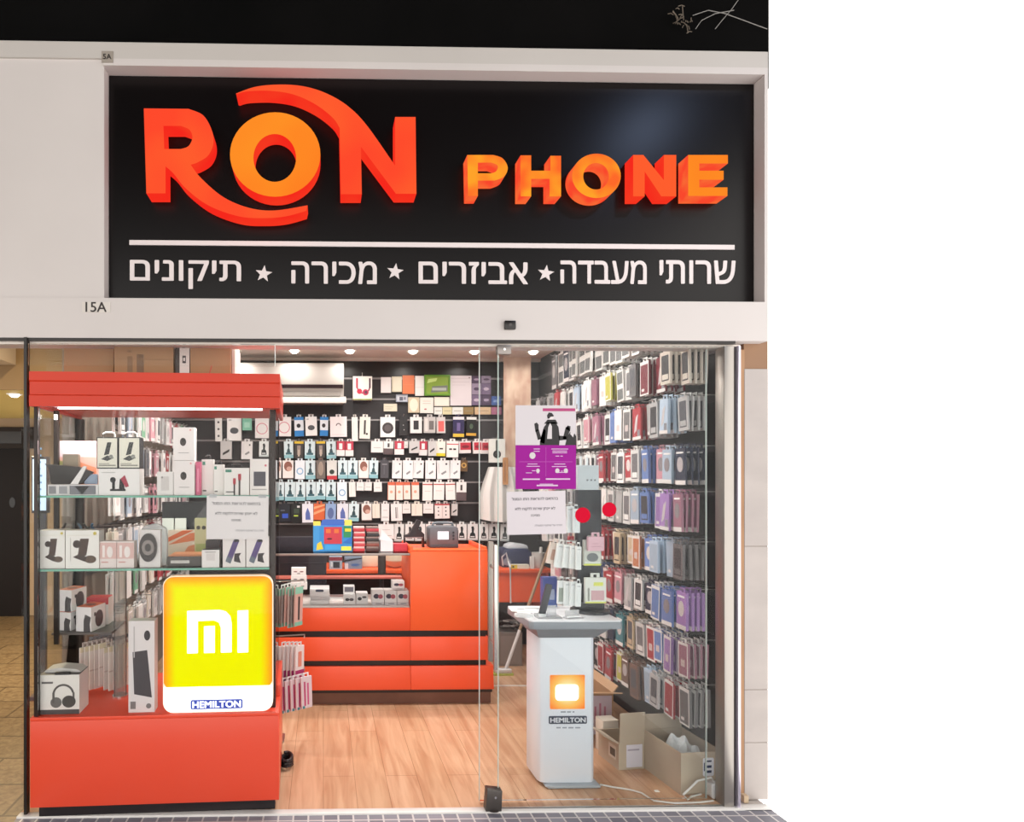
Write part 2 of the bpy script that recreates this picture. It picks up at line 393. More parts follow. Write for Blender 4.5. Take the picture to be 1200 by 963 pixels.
# metal jamb: brushed post, dark gap and bright strip
xa, xb, xc, xd = [W(p, 700, .02).x for p in (844, 855.5, 858.5, 862)]
g = struct(MB().box(xa, xb, -.012, .06, 0, ZT, mat('#a9a49e', .35, .85)).build('window_frame', bevel=.003))
struct(MB().box(xb, xc, .0, .06, 0, ZT, mat('#2c2623', .4)).build('jamb_gap', g))
struct(MB().box(xc, xd, -.02, .06, 0, ZT, mat('#d9d3e2', .18, .7)).build('jamb_strip', g, bevel=.002))
# sliding door leaf parked behind the fixed pane
YD = .06
x0, x1 = W(562, 700, YD).x, W(827, 700, YD).x
dr = struct(MB().box(x0, x1, YD - .005, YD + .005, .012, ZT + .01, GLASS).build('door_1'))
m = MB(); m.box(x0 - .003, x0, YD - .005, YD + .005, .012, ZT, mat('#c6d3ce', .2)); m.box(x1, x1 + .003, YD - .005, YD + .005, .012, ZT, mat('#c6d3ce', .2))
struct(m.build('glass_edge', dr))
xh = W(577, 700, .0).x
m = MB(); za, zbm = zpt(782, 0), zpt(637, 0)
hb, hf = W(575, 700, YD + .05).x, W(580.5, 700, -.03).x
m.box(hb - .013, hb + .013, YD + .04, YD + .06, za, zbm, mat('#a59a92', .35, .7)); m.box(hf - .009, hf + .009, -.04, -.02, za, zbm, mat('#cfcac5', .25, .9))
for z in (za + .12, zbm - .12): m.cyl((hb, YD + .05, z), (hf, -.03, z), .008, STEEL)
struct(m.build('door_handle', dr, bevel=.003))
# pane over the showcase and the corner of the shopfront
x0, x1 = W(33, 420, 0).x, W(322, 420, 0).x
g = struct(MB().box(x0, x1, .0, .008, 2.17, ZT, GLASS).build('window_2'))
struct(MB().box(x1, x1 + .003, .0, .008, 2.17, ZT, mat('#d7e4df', .2)).build('glass_edge', g))
struct(MB().box(W(29, 700, 0).x, W(32.5, 700, 0).x, -.01, .02, 0, zb0, mat('#120e0c', .4)).build('window_frame'))
struct(MB().box(XL - .004, XL + .004, .03, .68, .0, 2.8, SIDEGLASS).build('window_3'))
# steel patch fitting at the foot of the door and clip at its head
t = thing('floor_patch', 'dark steel patch lock standing on the white sill at the glass door', 'door fitting', W(578, 948, -.012) * 1)
t.location.z = .004
m = MB().prism([(-.042, 0), (.036, 0), (.04, .1), (-.034, .108)], -.02, .028, mat('#5d5855', .35, .7)); m.build('housing', t, bevel=.003)
MB().cyl((.006, -.0205, .07), (.006, -.024, .07), .006, CHROME).build('screw', t)
MB().cyl((.0, 0, -.0), (.0, 0, .006), .03, mat('#2b2725', .4)).build('floor_pin', t)
p = W(590, 405, 0)
t = thing('glass_clip', 'grey metal clip gripping the head of the fixed glass pane', 'glass clip', (p.x, 0, ZT))
MB().box(-.034, .034, -.016, .016, -.045, .0, mat('#8e8884', .35, .7)).build('clip_plate', t, bevel=.003)
MB().cyl((0, -.0165, -.022), (0, -.0195, -.022), .006, CHROME).build('screw', t)
# small plates and sensor on the front
def plate(px, py, w, h, txt, tw, lab, y=0.0, col='#cfc9c2'):
    p = W(px, py, y); t = thing('number_plate', lab, 'number plate', (p.x, y, p.z))
    MB().box(-w / 2, w / 2, -.004, 0, -h / 2, h / 2, mat(col, .5)).build('backing', t)
    link('lettering', text_mesh(txt, tw, mat('#2a2321', .5), bold=.012), t, (0, -.0055, 0))
plate(113, 360, .135, .05, '15A', .1, 'pale number plate reading 15A on the lintel below the black signboard')
plate(126, 67, .055, .055, '5A', .04, 'small grey number plate reading 5A above the corner of the signboard', col='#9a9288')
p = W(597, 381.5, 0)
t = thing('door_sensor', 'small black square sensor on the white lintel', 'sensor', (p.x, 0, p.z))
MB().box(-.027, .027, -.018, 0, -.021, .021, mat('#171414', .3)).build('housing', t, bevel=.003)
MB().disc(0, 0, .008, -.0188, mat('#3a3536', .1)).build('lens', t)
# dried flower spray and cables in the dark void over the front
def rv(a): return (random.random() - .5) * a
# ================================================================== SIGNBOARD
YS = .085
def SP(px, py, y): p = W(px, py, y); return p
bx0, bx1 = xs0 + .003, xs1 - .003
c = Vector(((bx0 + bx1) / 2, YS, (zb1 + zs1) / 2))
sign = thing('shop_sign', 'long black signboard with glowing orange letters set into the white front', 'shop sign', c)
def sl(v): return (v[0] - c.x, v[1] - c.y, v[2] - c.z)
M_BOARD = mat('#080506', .3, 0, .3)
MB().box(bx0 - c.x, bx1 - c.x, -.012, 0, zb1 + .003 - c.z, zs1 - .003 - c.z, M_BOARD).build('board', sign)
YB = YS - .012
G_R = glow_mat('lit_red_acrylic', '#ff4a2c', '#ff5e2e', 3.0, 1.0)
G_O = glow_mat('lit_orange_acrylic', '#ff7d22', '#ff9026', 3.0, 1.0)
G_P = glow_mat('lit_amber_acrylic', '#ff6a2a', '#ffa32a', 9.0, 1.0)
G_SIDE = glow_mat('lit_letter_return', '#ff2a1e', '#ff3a22', 6.0, .92)
G_SIDE2 = glow_mat('lit_letter_edge', '#ff4a2e', '#ff6a36', 14.0, .95)
def smooth_path(P, n=8):
    """closed path; points given as (x, y) corners or (x, y, 1) points that a curve runs through"""
    out = []; N = len(P)
    for i in range(N):
        p, q = P[i], P[(i + 1) % N]
        out.append((p[0], p[1]))
        if len(p) > 2 or len(q) > 2:
            a = P[i - 1] if len(p) > 2 else p; d = P[(i + 2) % N] if len(q) > 2 else q
            for k in range(1, n):
                t = k / n
                f = lambda j: .5 * (2 * p[j] + (q[j] - a[j]) * t + (2 * a[j] - 5 * p[j] + 4 * q[j] - d[j]) * t * t + (3 * p[j] - a[j] - 3 * q[j] + d[j]) * t ** 3)
                out.append((f(0), f(1)))
    return out
def ell(cx, cy, rx, ry, n=48): return [(cx + rx * math.cos(2 * PI * i / n), cy + ry * math.sin(2 * PI * i / n)) for i in range(n)]
def letter(polys, depth, face, side, lab, part='letter'):
    """outlines in photo pixels on the letter's front plane"""
    yf = YB - depth
    P = []
    for poly in polys:
        q = []
        for x, y in poly:
            v = W(x, y, yf); q.append((v.x - c.x, v.z - c.z))
        P.append(q)
    me = flat_curve('curve', P, depth)
    me.materials.clear(); me.materials.append(face); me.materials.append(side)
    for f in me.polygons: f.material_index = 0 if abs(f.normal.y) > .9 and f.center.y < 0 else 1
    me.transform(Matrix.Translation((0, yf + depth / 2 - c.y, 0)))
    me.update()
    o = link(part, me, sign); tag(o, lab); return o
letter([smooth_path([(168.5, 127), (221, 127.5), (238, 135, 1), (248, 152, 1), (250, 168, 1), (244, 182, 1), (232, 190, 1), (223.5, 193), (236, 209, 1), (262, 231, 1), (292, 243.5, 1), (322, 246.5, 1), (360.5, 240.5), (359, 247), (335, 253.5, 1), (310, 255.5, 1), (280, 253.5, 1), (245, 241, 1), (218, 221, 1), (203, 203, 1), (194, 195), (194, 226.5), (171.5, 226.5)]),
        [(191.5, 147.5)] + smooth_path([(212, 147.5), (222, 152, 1), (225.5, 161, 1), (221, 171, 1), (212, 174.5), (192.5, 174.5)])], .095, G_R, G_SIDE, 'letter R with a long swash under the O')
letter([ell(322.5, 181, 53, 49.5), ell(322, 185, 25, 28)], .095, G_O, G_SIDE, 'round letter O, more orange than the rest')
letter([smooth_path([(276.5, 109.5), (300, 101.5, 1), (330, 99, 1), (358, 101.5, 1), (384, 110, 1), (408, 124.5, 1), (430, 147, 1), (463, 194), (463, 137), (487, 137), (488, 227), (464, 227), (423, 172), (424, 227.5), (399.5, 227.5), (398, 150), (390, 138, 1), (370, 122.5, 1), (345, 111, 1), (318, 106.5, 1), (290, 107, 1), (278, 110)])], .095, G_R, G_SIDE, 'letter N with a long swash over the O')
DP = .085
letter([smooth_path([(547.5, 181.5), (578, 181.5), (589, 185.5, 1), (595, 196, 1), (591, 206.5, 1), (580, 211.5), (560, 211.5), (560, 229.5), (548.5, 229.5)]),
        smooth_path([(560, 190.5), (576, 190.5), (582, 193, 1), (583.5, 196.5, 1), (581, 201, 1), (576, 203), (560, 203)])], DP, G_P, G_SIDE2, 'letter P of the smaller word')
letter([[(610, 182), (622.5, 182), (622.5, 200), (645, 200), (645, 182.5), (657.5, 182.5), (657.5, 230), (644, 230), (644, 209.5), (622.5, 209.5), (622.5, 230), (610, 230)]], DP, G_P, G_SIDE2, 'letter H of the smaller word')
letter([ell(699, 206, 28.5, 26), ell(698.5, 206.5, 15, 15.5)], DP, G_P, G_SIDE2, 'letter O of the smaller word')
letter([[(742, 181.5), (754, 181.5), (778, 211), (778, 181.5), (792.5, 181.5), (792.5, 230), (775, 230), (755.5, 201), (755.5, 230), (742, 230)]], DP, G_R, G_SIDE, 'letter N of the smaller word')
letter([[(806.5, 181.5), (853, 181.5), (853, 191.5), (819.5, 191.5), (819.5, 200), (848, 200), (848, 210.5), (819.5, 210.5), (819.5, 219.5), (852.5, 219.5), (852.5, 229.5), (806.5, 229.5)]], DP, G_O, G_SIDE2, 'letter E of the smaller word')
M_WH = mat('#dcd3d2', .4)
a, b = W(152, 287, YB), W(860, 287.5, YB); z0, z1 = W(500, 290, YB).z, W(500, 284.5, YB).z
tag(MB().box(a.x - c.x, b.x - c.x, -.018, -.012, z0 - c.z, z1 - c.z, M_WH).build('rule_line', sign), 'thin white rule under the letters')
def word(txt, xa, xb, ya, yb, lab):
    A, B = W(xa, yb, YB), W(xb, ya, YB)
    me = text_mesh(txt, B.x - A.x, M_WH, B.z - A.z, (A.x + B.x) / 2 - c.x, (A.z + B.z) / 2 - c.z, .003, .014, True)
    o = link('lettering', me, sign, (0, -.0155, 0)); tag(o, lab)
word('תיקונים', 153, 282, 306, 338, 'white Hebrew word at the end of the line')
word('מכירה', 342, 441, 307, 332, 'white Hebrew word between the two stars nearest the lift')
word('אביזרים', 491, 618, 308, 332, 'white Hebrew word between the two stars nearest the pier')
word('מעבדה', 657, 757, 306, 332, 'white Hebrew word second from the start of the line')
word('שרותי', 773, 861, 306, 332, 'white Hebrew word opening the line')
for px, py in ((309, 321), (463, 318.5), (639.5, 320.5)):
    p = W(px, py, YB); r = .043
    pts = [((r if k % 2 == 0 else r * .42) * math.cos(PI / 2 + k * PI / 5 - .12), (r if k % 2 == 0 else r * .42) * math.sin(PI / 2 + k * PI / 5 - .12)) for k in range(10)]
    MB().prism([(p.x - c.x + u, p.z - c.z + v) for u, v in pts], -.0155, -.012, M_WH).build('star', sign)
# ================================================================== CEILING LAMPS
def downlight(x, y, z, lab, power, col=(1, .95, .9), grp='recessed downlights', size=.09, vis=True):
    t = thing('ceiling_downlight', lab, 'ceiling light', (x, y, z), 0, grp)
    m = MB(); m.ring(0, 0, .06, .045, 0, mat('#e8e2da', .4)); 
    R = Matrix.Rotation(-PI / 2, 4, 'X')
    q = MB(); q.lathe([(.045, -.004), (.06, -.006), (.062, 0), (.045, 0)], mat('#e8e2da', .4)); q.build('trim_ring', t)
    q = MB(); q.lathe([(.001, -.03), (.022, -.027), (.036, -.016), (.043, -.001), (.001, -.001)], mat('#ffffff', .4, 0, .5, '#fff6e6', 9.0)); q.build('lens', t)
    l = bpy.data.lights.new('downlight', 'AREA'); l.shape = 'DISK'; l.size = size; l.energy = power; l.color = col; l.spread = math.radians(165)
    o = bpy.data.objects.new('lamp_light', l); COL.objects.link(o); o.parent = t; o.location = (0, 0, -.034)
ZC = 2.80
names = {0: 'back', 1: 'middle', 2: 'front'}
for r, Y in enumerate((2.62, 1.75, .85)):
    for k, px in enumerate((275, 345, 410, 484, 556, 625)):
        p = W(px, 413, 2.62)
        downlight(p.x, Y, ZC, f'round recessed downlight, {ORD[k + 1]} from the left in the {names[r]} row of the shop ceiling', LAMP_SHOP * (.36, .72, 1.35)[r])
p = W(17, 457.5, 2.3)
downlight(p.x, 2.3, zlow, 'round recessed downlight in the yellow corridor ceiling', LAMP_CORR, (1, .8, .5))
downlight(-2.0, .9, 3.05, 'added unseen downlight in the corridor ceiling lighting the fascia nearest the passage', LAMP_CORR * .5, (1, .84, .6))  # added out of view to brighten the corridor fascia and floor
downlight(2.6, -1.8, 4.5, 'cold bluish downlight in the dark passage ceiling before the pier', LAMP_HALL, (.5, .65, 1), 'passage downlights', .3)

# ================================================================== AIR CONDITIONER
YA = 2.76
A0, A1 = W(277, 450, YA), W(403, 450, YA)
zt_, zb_ = W(340, 424.5, YA).z, W(340, 471, YA).z
wA, hA = A1.x - A0.x, zt_ - zb_
ac = thing('air_conditioner', 'white split air conditioner high on the back wall with its flap open', 'air conditioner', ((A0.x + A1.x) / 2, SY1 - .012, zb_))
MW = mat('#bab5af', .4)
d = SY1 - .012 - YA
MB().prof([(-d + .02, hA), (-d, hA - .04), (-d, hA * .42), (-d + .02, hA * .36), (-d + .03, .05), (-d * .55, 0), (0, 0), (0, hA)][::-1], -wA / 2, wA / 2, MW).build('body', ac, bevel=.006)
MB().box(-wA / 2 + .01, wA / 2 - .01, -d - .006, -d + .002, hA * .44, hA - .045, mat('#beb9b3', .4)).build('front_panel', ac, bevel=.003)
MB().box(-wA / 2 + .01, wA / 2 - .01, -d - .004, -d + .03, hA * .36, hA * .44, mat('#241418', .6, 0, .2)).build('display_strip', ac)
MB().prof([(-d - .055, -.015), (-d - .05, .022), (-d + .05, .06), (-d + .05, .03)], -wA / 2, wA / 2 + .02, mat('#dcd6cf', .35)).build('louvre_flap', ac, bevel=.002)
MB().box(-wA / 2 + .03, wA / 2 - .03, -d + .014, -d + .03, .06, .1, mat('#8b8680', .5)).build('outlet_slot', ac)

# ================================================================== COUNTER
YC = 1.40
cx0, cx1, cxm, cxe = W(300, 700, YC).x, W(571.5, 700, YC).x, W(481, 700, YC).x, W(578, 790, YC).x
def cz(py): return W(470, py, YC).z
ZTOP = cz(646); ZG = cz(648.5); ZV = cz(712)
z1, z2, z3, z4, z5 = cz(739), cz(746.5), cz(773), cz(780), cz(807)
cnt = thing('sales_counter', 'orange sales counter with a glass showcase end and black grooves', 'counter', ((cx0 + cx1) / 2, YC, 0))
ox = (cx0 + cx1) / 2
def cb(name, x0, x1, y0, y1, za, zb2, m, bev=.003): return MB().box(x0 - ox, x1 - ox, y0, y1, za, zb2, m).build(name, cnt, bevel=bev)
cb('tall_cabinet', cxm, cx1, 0, .5, z1, ZTOP, ORANGE)
cb('counter_panel', cx0, cxm - .002, 0, .5, z1, ZV, ORANGE_LO)
def drawer(x0, x1, za, zb2, y):
    zm = (za + zb2) / 2
    MB().prof([(y + .49, za), (y + .49, zb2), (y, zb2), (y, zm), (y - .016, za)], x0 - ox, x1 - ox, ORANGE_LO).build('drawer_front', cnt, bevel=.002)
drawer(cx0, cxm - .001, z3, z2, 0); drawer(cxm + .001, cx1 + .004, z3, z2, 0)
drawer(cx0, cxm - .001, z5, z4, -.006); drawer(cxm + .001, cxe, z5, z4, -.006)
cb('groove', cx0 + .01, cx1 - .01, .012, .49, z2, z1, mat('#1a0d0c', .3), 0); cb('groove', cx0 + .01, cx1 - .01, .012, .49, z4, z3, mat('#1a0d0c', .3), 0)
cb('plinth', cx0 + .01, cxe - .01, .03, .48, 0, z5, noisy('plinth_laminate', '#6b4638', '#7b5444', 4, .5), 0)
tag(cb('groove', cx0 + .01, cxe - .005, .008, .48, z5 - .03, z5, mat('#1a0d0c', .3), 0))
cb('rim_board', cxm, cx1, 0, .02, ZTOP, ZTOP + .012, ORANGE)
cb('rim_board', cxm, cxm + .02, .02, .5, ZTOP, ZTOP + .03, ORANGE); cb('rim_board', cx1 - .02, cx1, .02, .5, ZTOP, ZTOP + .03, ORANGE)
cb('glass_top', cx0, cxm - .003, 0, .49, ZG - .008, ZG, GLASS, 0)
cb('glass_front', cx0, cxm - .003, .002, .008, ZV, ZG - .008, GLASS, 0)
cb('glass_rail', cx0, cxm - .003, -.003, .006, ZG - .014, ZG + .002, mat('#a59a94', .3, .7), .002)
cb('showcase_shelf', cx0, cxm - .01, .38, .49, cz(688) , cz(688) + .012, noisy('shelf_board', '#c9685a', '#cf7263', 3, .4), 0)
cb('showcase_floor', cx0, cxm - .004, .01, .49, ZV, ZV + .006, mat('#d9d0cb', .4), 0)

# ================================================================== BACK DESK
YDK = 2.48
dx0, dx1 = W(345, 664, YDK).x, W(648, 664, YDK).x
zd = W(600, 667, YDK).z
desk = thing('work_desk', 'long orange work desk standing along the back wall', 'desk', ((dx0 + dx1) / 2, YDK, 0))
ox = (dx0 + dx1) / 2
MB().box(dx0 - ox, dx1 - ox, 0, .5, zd - .035, zd, ORANGE).build('desk_top', desk, bevel=.004)
xa, xb = W(574, 690, YDK + .05).x, W(634, 690, YDK + .05).x
MB().box(xa - ox, xb - ox, .03, .05, zd - .3, zd - .035, ORANGE).build('apron', desk)
for x in (dx0 + .02, (dx0 + dx1) / 2 - .2, dx1 - .05): MB().box(x - ox, x + .03 - ox, .05, .48, 0, zd - .035, ORANGE_LO).build('desk_leg', desk)
# office chair behind the counter
p0, p1 = W(338, 680, 1.98), W(381, 680, 1.98)
t = thing('office_chair', 'black padded office chair behind the glass end of the counter', 'chair', ((p0.x + p1.x) / 2 - .04, 1.98, 0), 0)
w = p1.x - p0.x + .1; MC = noisy('black_upholstery', '#1d1820', '#262028', 30, .8)
za, zb3 = W(360, 690, 1.96).z, W(360, 629, 1.96).z
m = MB(); m.box(-w / 2, w / 2, -.05, .05, za, zb3, MC)
for k in range(1, 4): m.box(-w / 2 - .002, w / 2 + .002, -.054, .054, za + (zb3 - za) * k / 4 - .004, za + (zb3 - za) * k / 4 + .004, mat('#0e0c10', .8))
m.build('backrest', t, bevel=.012)
MB().box(-.24, .24, .055, .46, .42, .51, MC).build('seat', t, bevel=.03)
MB().box(-.03, .03, -.06, -.05, .44, za + .1, DARK).build('back_bracket', t)
MB().cyl((0, .26, .1), (0, .26, .42), .028, DARK).build('gas_column', t)
for k in range(5):
    a = k * 2 * PI / 5
    l = MB().cyl((0, .26, .1), (.27 * math.cos(a), .26 + .27 * math.sin(a), .07), .022, DARK, .015).build('base_arm', t)
    MB().cyl((.27 * math.cos(a), .25 + .27 * math.sin(a), .027), (.27 * math.cos(a), .285 + .27 * math.sin(a), .027), .027, BLACK).build('caster', l)

# ================================================================== GLASS SHOWCASE
CO = W(35, 700, -.06)
CF = FR(CO.x, -.06, math.radians(2.4))
def cl(px, py, y=0.0): return CF.at(px, py, y)
CWID = cl(327, 700)[0]
ZB0, ZB1 = cl(180, 942)[1], cl(180, 838)[1]
ZH0, ZH1 = cl(180, 477)[1], cl(180, 436.5)[1]
case = thing('display_case', 'red framed glass display case filling the shopfront beside the door', 'display case', (CO.x, -.06, 0), CF.a)
CD = .66
def kb(name, x0, x1, y0, y1, za, zb2, m, bev=.0025): return MB().box(x0, x1, y0, y1, za, zb2, m).build(name, case, bevel=bev)
kb('base_front', 0, CWID, 0, .02, ZB0, ZB1 - .016, RED)
kb('base_deck', 0, CWID, -.0, CD, ZB1 - .016, ZB1, RED)
kb('base_side', 0, .02, .02, CD, ZB0, ZB1 - .016, RED); kb('base_side', CWID - .02, CWID, .02, CD, ZB0, ZB1 - .016, RED)
kb('side_riser', CWID - .02, CWID, .22, CD, ZB1, ZB1 + .06, RED)
kb('plinth', .03, CWID - .02, .03, CD - .04, .005, ZB0, mat('#1b1518', .35), 0)
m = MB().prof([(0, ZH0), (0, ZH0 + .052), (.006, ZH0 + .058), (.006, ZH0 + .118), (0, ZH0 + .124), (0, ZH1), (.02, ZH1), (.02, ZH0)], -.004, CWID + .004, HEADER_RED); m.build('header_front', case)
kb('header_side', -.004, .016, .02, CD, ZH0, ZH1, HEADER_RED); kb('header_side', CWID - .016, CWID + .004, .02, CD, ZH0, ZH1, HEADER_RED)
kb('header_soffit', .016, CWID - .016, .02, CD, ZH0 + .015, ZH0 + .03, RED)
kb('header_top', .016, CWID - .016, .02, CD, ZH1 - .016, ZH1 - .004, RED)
PD = mat('#332b28', .35, .3)
xl0, xl1 = cl(38.5, 700, .004)[0], cl(44, 700, .004)[0]; xr0, xr1 = cl(315.5, 600, .004)[0], cl(322.5, 600, .004)[0]
kb('post', xl0, xl1, .014, .034, ZB1, ZH0, PD, .001); kb('post', xr0, xr1, .066, .088, ZB1, ZH0, PD, .001)
kb('post', xl0, xl1, CD - .03, CD - .005, ZB1, ZH0, PD, .001); kb('post', xr0, xr1, CD - .03, CD - .005, ZB1, ZH0, PD, .001)
xs = cl(62, 600, .175)[0] + .012
pl = kb('shelf_upright', xs - .012, xs + .012, .182, .2, ZB1 + .3, ZH0, mat('#2e2622', .35, .3), .001)
MB().box(xs - .007, xs + .007, .176, .182, ZH0 - .045, ZH0 - .02, mat('#ffffff', .3, 0, .5, '#ffffff', 5.0)).build('lamp', pl)
kb('glass_front', xl1, xr1, .008, .012, ZB1, ZH0, GLASS, 0)
kb('glass_side', xl0, xl0 + .005, .034, CD - .03, ZB1, ZH0, SIDEGLASS, 0); kb('glass_side', xr1 - .005, xr1, .088, CD - .03, ZB1, ZH0, GLASS, 0)
ZS1, ZS2 = cl(180, 580.5, .03)[1], cl(180, 666, .03)[1]
for z in (ZS1, ZS2):
    m = MB().box(xl1, xr0, .033, CD - .04, z - .01, z, SHELFGLASS); m.box(xl1, xr0, .03, .033, z - .01, z, GREEN_EDGE); m.build('glass_shelf', case)
YL = .21
zl = cl(95, 741, YL)[1]; xq0, xq1 = cl(58, 741, YL)[0], cl(131, 741, YL)[0]
m = MB().box(xl0 + .005, xq1, YL, YL + .25, zl - .012, zl, mat('#5a5350', .3)); m.build('small_shelf', case)
xt = cl(141, 700, .28)[0]
MB().cyl((xt, .28, ZB1), (xt, .28, ZS2 - .01), .032, glass_mat('smoked_acrylic', '#dcd6ce', 1.2, .15), n=24).build('clear_column', case)
MB().cyl((xt, .28, ZB1), (xt, .28, ZB1 + .008), .04, CHROME, n=24).build('column_foot', case)
# strip lamp under the header
lx = thing('strip_lamp', 'thin white strip lamp under the red header of the showcase', 'strip lamp', CF.world(CWID / 2, .12, ZH0 + .0142), CF.a)
MB().box(-.5, .5, -.012, .012, -.012, 0, mat('#ffffff', .4, 0, .5, '#fff4ea', 5.0)).build('tube', lx)
MB().box(-.505, .505, -.016, .016, -.003, .0, STEEL).build('holder', lx)
l = bpy.data.lights.new('strip', 'AREA'); l.shape = 'RECTANGLE'; l.size = 1.0; l.size_y = .02; l.energy = 9; l.color = (1, .94, .88)
o = bpy.data.objects.new('strip_light', l); COL.objects.link(o); o.parent = lx; o.location = (0, 0, -.014)

# lit logo box standing on the deck
YLB = .02
lx0, zz0 = cl(191, 836, YLB); lx1, zz1 = cl(320, 674, YLB)
wL, hL = lx1 - lx0, zz1 - ZB1
lb = thing('logo_light_box', 'glowing yellow and white light box sign with rounded corners in the showcase', 'light box sign', CF.world((lx0 + lx1) / 2, YLB, ZB1 + .0008), CF.a)
def edge_glow():
    m = bpy.data.materials.new('lit_yellow_panel'); m.use_nodes = True; t = m.node_tree; t.nodes.clear(); N = t.nodes.new; L = t.links.new
    o = N('ShaderNodeOutputMaterial'); e = N('ShaderNodeEmission'); e.inputs[1].default_value = 1.08
    tc = N('ShaderNodeTexCoord'); sp = N('ShaderNodeSeparateXYZ'); L(tc.outputs['Object'], sp.inputs[0])
    def op(k, a, b=None):
        n = N('ShaderNodeMath'); n.operation = k
        for i, v in enumerate((a, b)):
            if v is None: continue
            if isinstance(v, (int, float)): n.inputs[i].default_value = v
            else: L(v, n.inputs[i])
        return n.outputs[0]
    dx = op('SUBTRACT', wL / 2, op('ABSOLUTE', sp.outputs[0])); dz = op('SUBTRACT', hL, sp.outputs[2])
    dm = op('MINIMUM', dx, dz)
    r = N('ShaderNodeValToRGB'); L(op('DIVIDE', dm, .11), r.inputs[0])
    r.color_ramp.elements[0].color = lin('#ff9a28'); r.color_ramp.elements[0].position = .06
    r.color_ramp.elements[1].color = lin('#f6f300'); r.color_ramp.elements[1].position = .55
    k = r.color_ramp.elements.new(.22); k.color = lin('#ffbe10')
    L(r.outputs[0], e.inputs[0]); L(e.outputs[0], o.inputs[0]); return m
LITW = mat('#ffffff', .4, 0, .5, '#fffdfc', 1.15)
MB().prism(rrect(-wL / 2, wL / 2, 0, hL, .05), 0, .042, mat('#f6e9dc', .4, 0, .5, '#f5c9a0', .5)).build('box_body', lb)
zq = cl(255, 804, YLB)[1] - ZB1
i = .004
P = [p for p in rrect(-wL / 2 + i, wL / 2 - i, i, hL - i, .046) if p[1] > zq + .02]
P = [(wL / 2 - i, zq + .02)] + P + [(-wL / 2 + i, zq + .02), (-wL / 2 + i + .012, zq), (wL / 2 - i - .012, zq)]
MB().prism(P, -.003, 0, edge_glow()).build('yellow_panel', lb)
P = [p for p in rrect(-wL / 2 + i, wL / 2 - i, i, hL - i, .046) if p[1] < zq]
P = [(-wL / 2 + i, zq)] + P + [(wL / 2 - i, zq)]
MB().prism(P, -.002, 0, LITW).build('white_panel', lb)
cxL = (lx0 + lx1) / 2
def lp(px, py): a, b = cl(px, py, YLB); return (a - cxL, b - ZB1)
m = MB()
arch = [(219.5, 765.5), (219.5, 715.7), (258, 714.5), (265, 716.5), (270, 722), (271.5, 730), (271.5, 764), (259, 764.5), (259, 735), (256.5, 729), (251, 726.8), (232, 727.5), (232, 765)]
m.prism([lp(*q) for q in arch], -.0045, -.003, LITW)
m.prism([lp(*q) for q in [(239.2, 733.8), (251.8, 733.2), (251.8, 764.6), (239.2, 765)]], -.0045, -.003, LITW)
m.prism([lp(*q) for q in [(278.5, 715.4), (291, 714.8), (291, 764), (278.5, 764.5)]], -.0045, -.003, LITW)
m.build('logo_mark', lb)
a, b = lp(223.5, 831), lp(284.5, 818.8)
MB().prism(rrect(a[0], b[0], a[1], b[1], .008), -.004, -.002, mat('#34459a', .4, 0, .5, '#34459a', .6)).build('name_plate', lb)
link('lettering', text_mesh('HEMILTON', (b[0] - a[0]) * .92, LITW, (b[1] - a[1]) * .68, (a[0] + b[0]) / 2, (a[1] + b[1]) / 2, .0012, .03), lb, (0, -.0054, 0))

# ================================================================== KIOSK
YK = .185
kx0, kx1 = W(639, 931, YK).x, W(705.5, 931, YK).x
kw = kx1 - kx0; kc = (kx0 + kx1) / 2
ki = thing('display_kiosk', 'white display pedestal with grey top, grey foot and a lit logo', 'display pedestal', (kc, YK, 0))
GK = mat('#8d949c', .35); GKD = mat('#73767d', .4); WK = noisy('kiosk_lacquer', '#e6ecf5', '#eaf0f8', 1.5, .3)
hz = W(660, 917, YK + .03).z
MB().prism([(-kw / 2 + .02, 0), (kw / 2 - .01, 0), (kw / 2, .012), (kw / 2 - .02, hz), (-kw / 2 + .02, hz), (-kw / 2, .012)], 0, .25, mat('#a9b1b8', .35)).build('foot', ki, bevel=.008)
yc = .028
ca, cb_ = W(631.5, 800, YK + yc).x - kc, W(697.5, 800, YK + yc).x - kc
zc1 = W(660, 747, YK + yc).z
P = [(ca + .035, 0), (cb_ - .02, 0), (cb_, .02), (cb_, .2), (ca, .2), (ca, .035), (ca + .01, .01)]
RM = Matrix(((1, 0, 0, 0), (0, 0, 1, 0), (0, 1, 0, 0), (0, 0, 0, 1)))
def extr(pts, z0, z1, m):
    """pts (x, y) outline run upward"""
    n = len(pts); q = MB(); ar = sum(pts[i][0] * pts[(i + 1) % n][1] - pts[(i + 1) % n][0] * pts[i][1] for i in range(n))
    if ar < 0: pts = pts[::-1]
    vs = [(x, y, z0) for x, y in pts] + [(x, y, z1) for x, y in pts]
    q.add(vs, [tuple(range(n - 1, -1, -1)), tuple(range(n, 2 * n))] + [(i, (i + 1) % n, n + (i + 1) % n, n + i) for i in range(n)], m); return q
extr([(x, y + yc) for x, y in P], hz, zc1, WK).build('column', ki, bevel=.004)
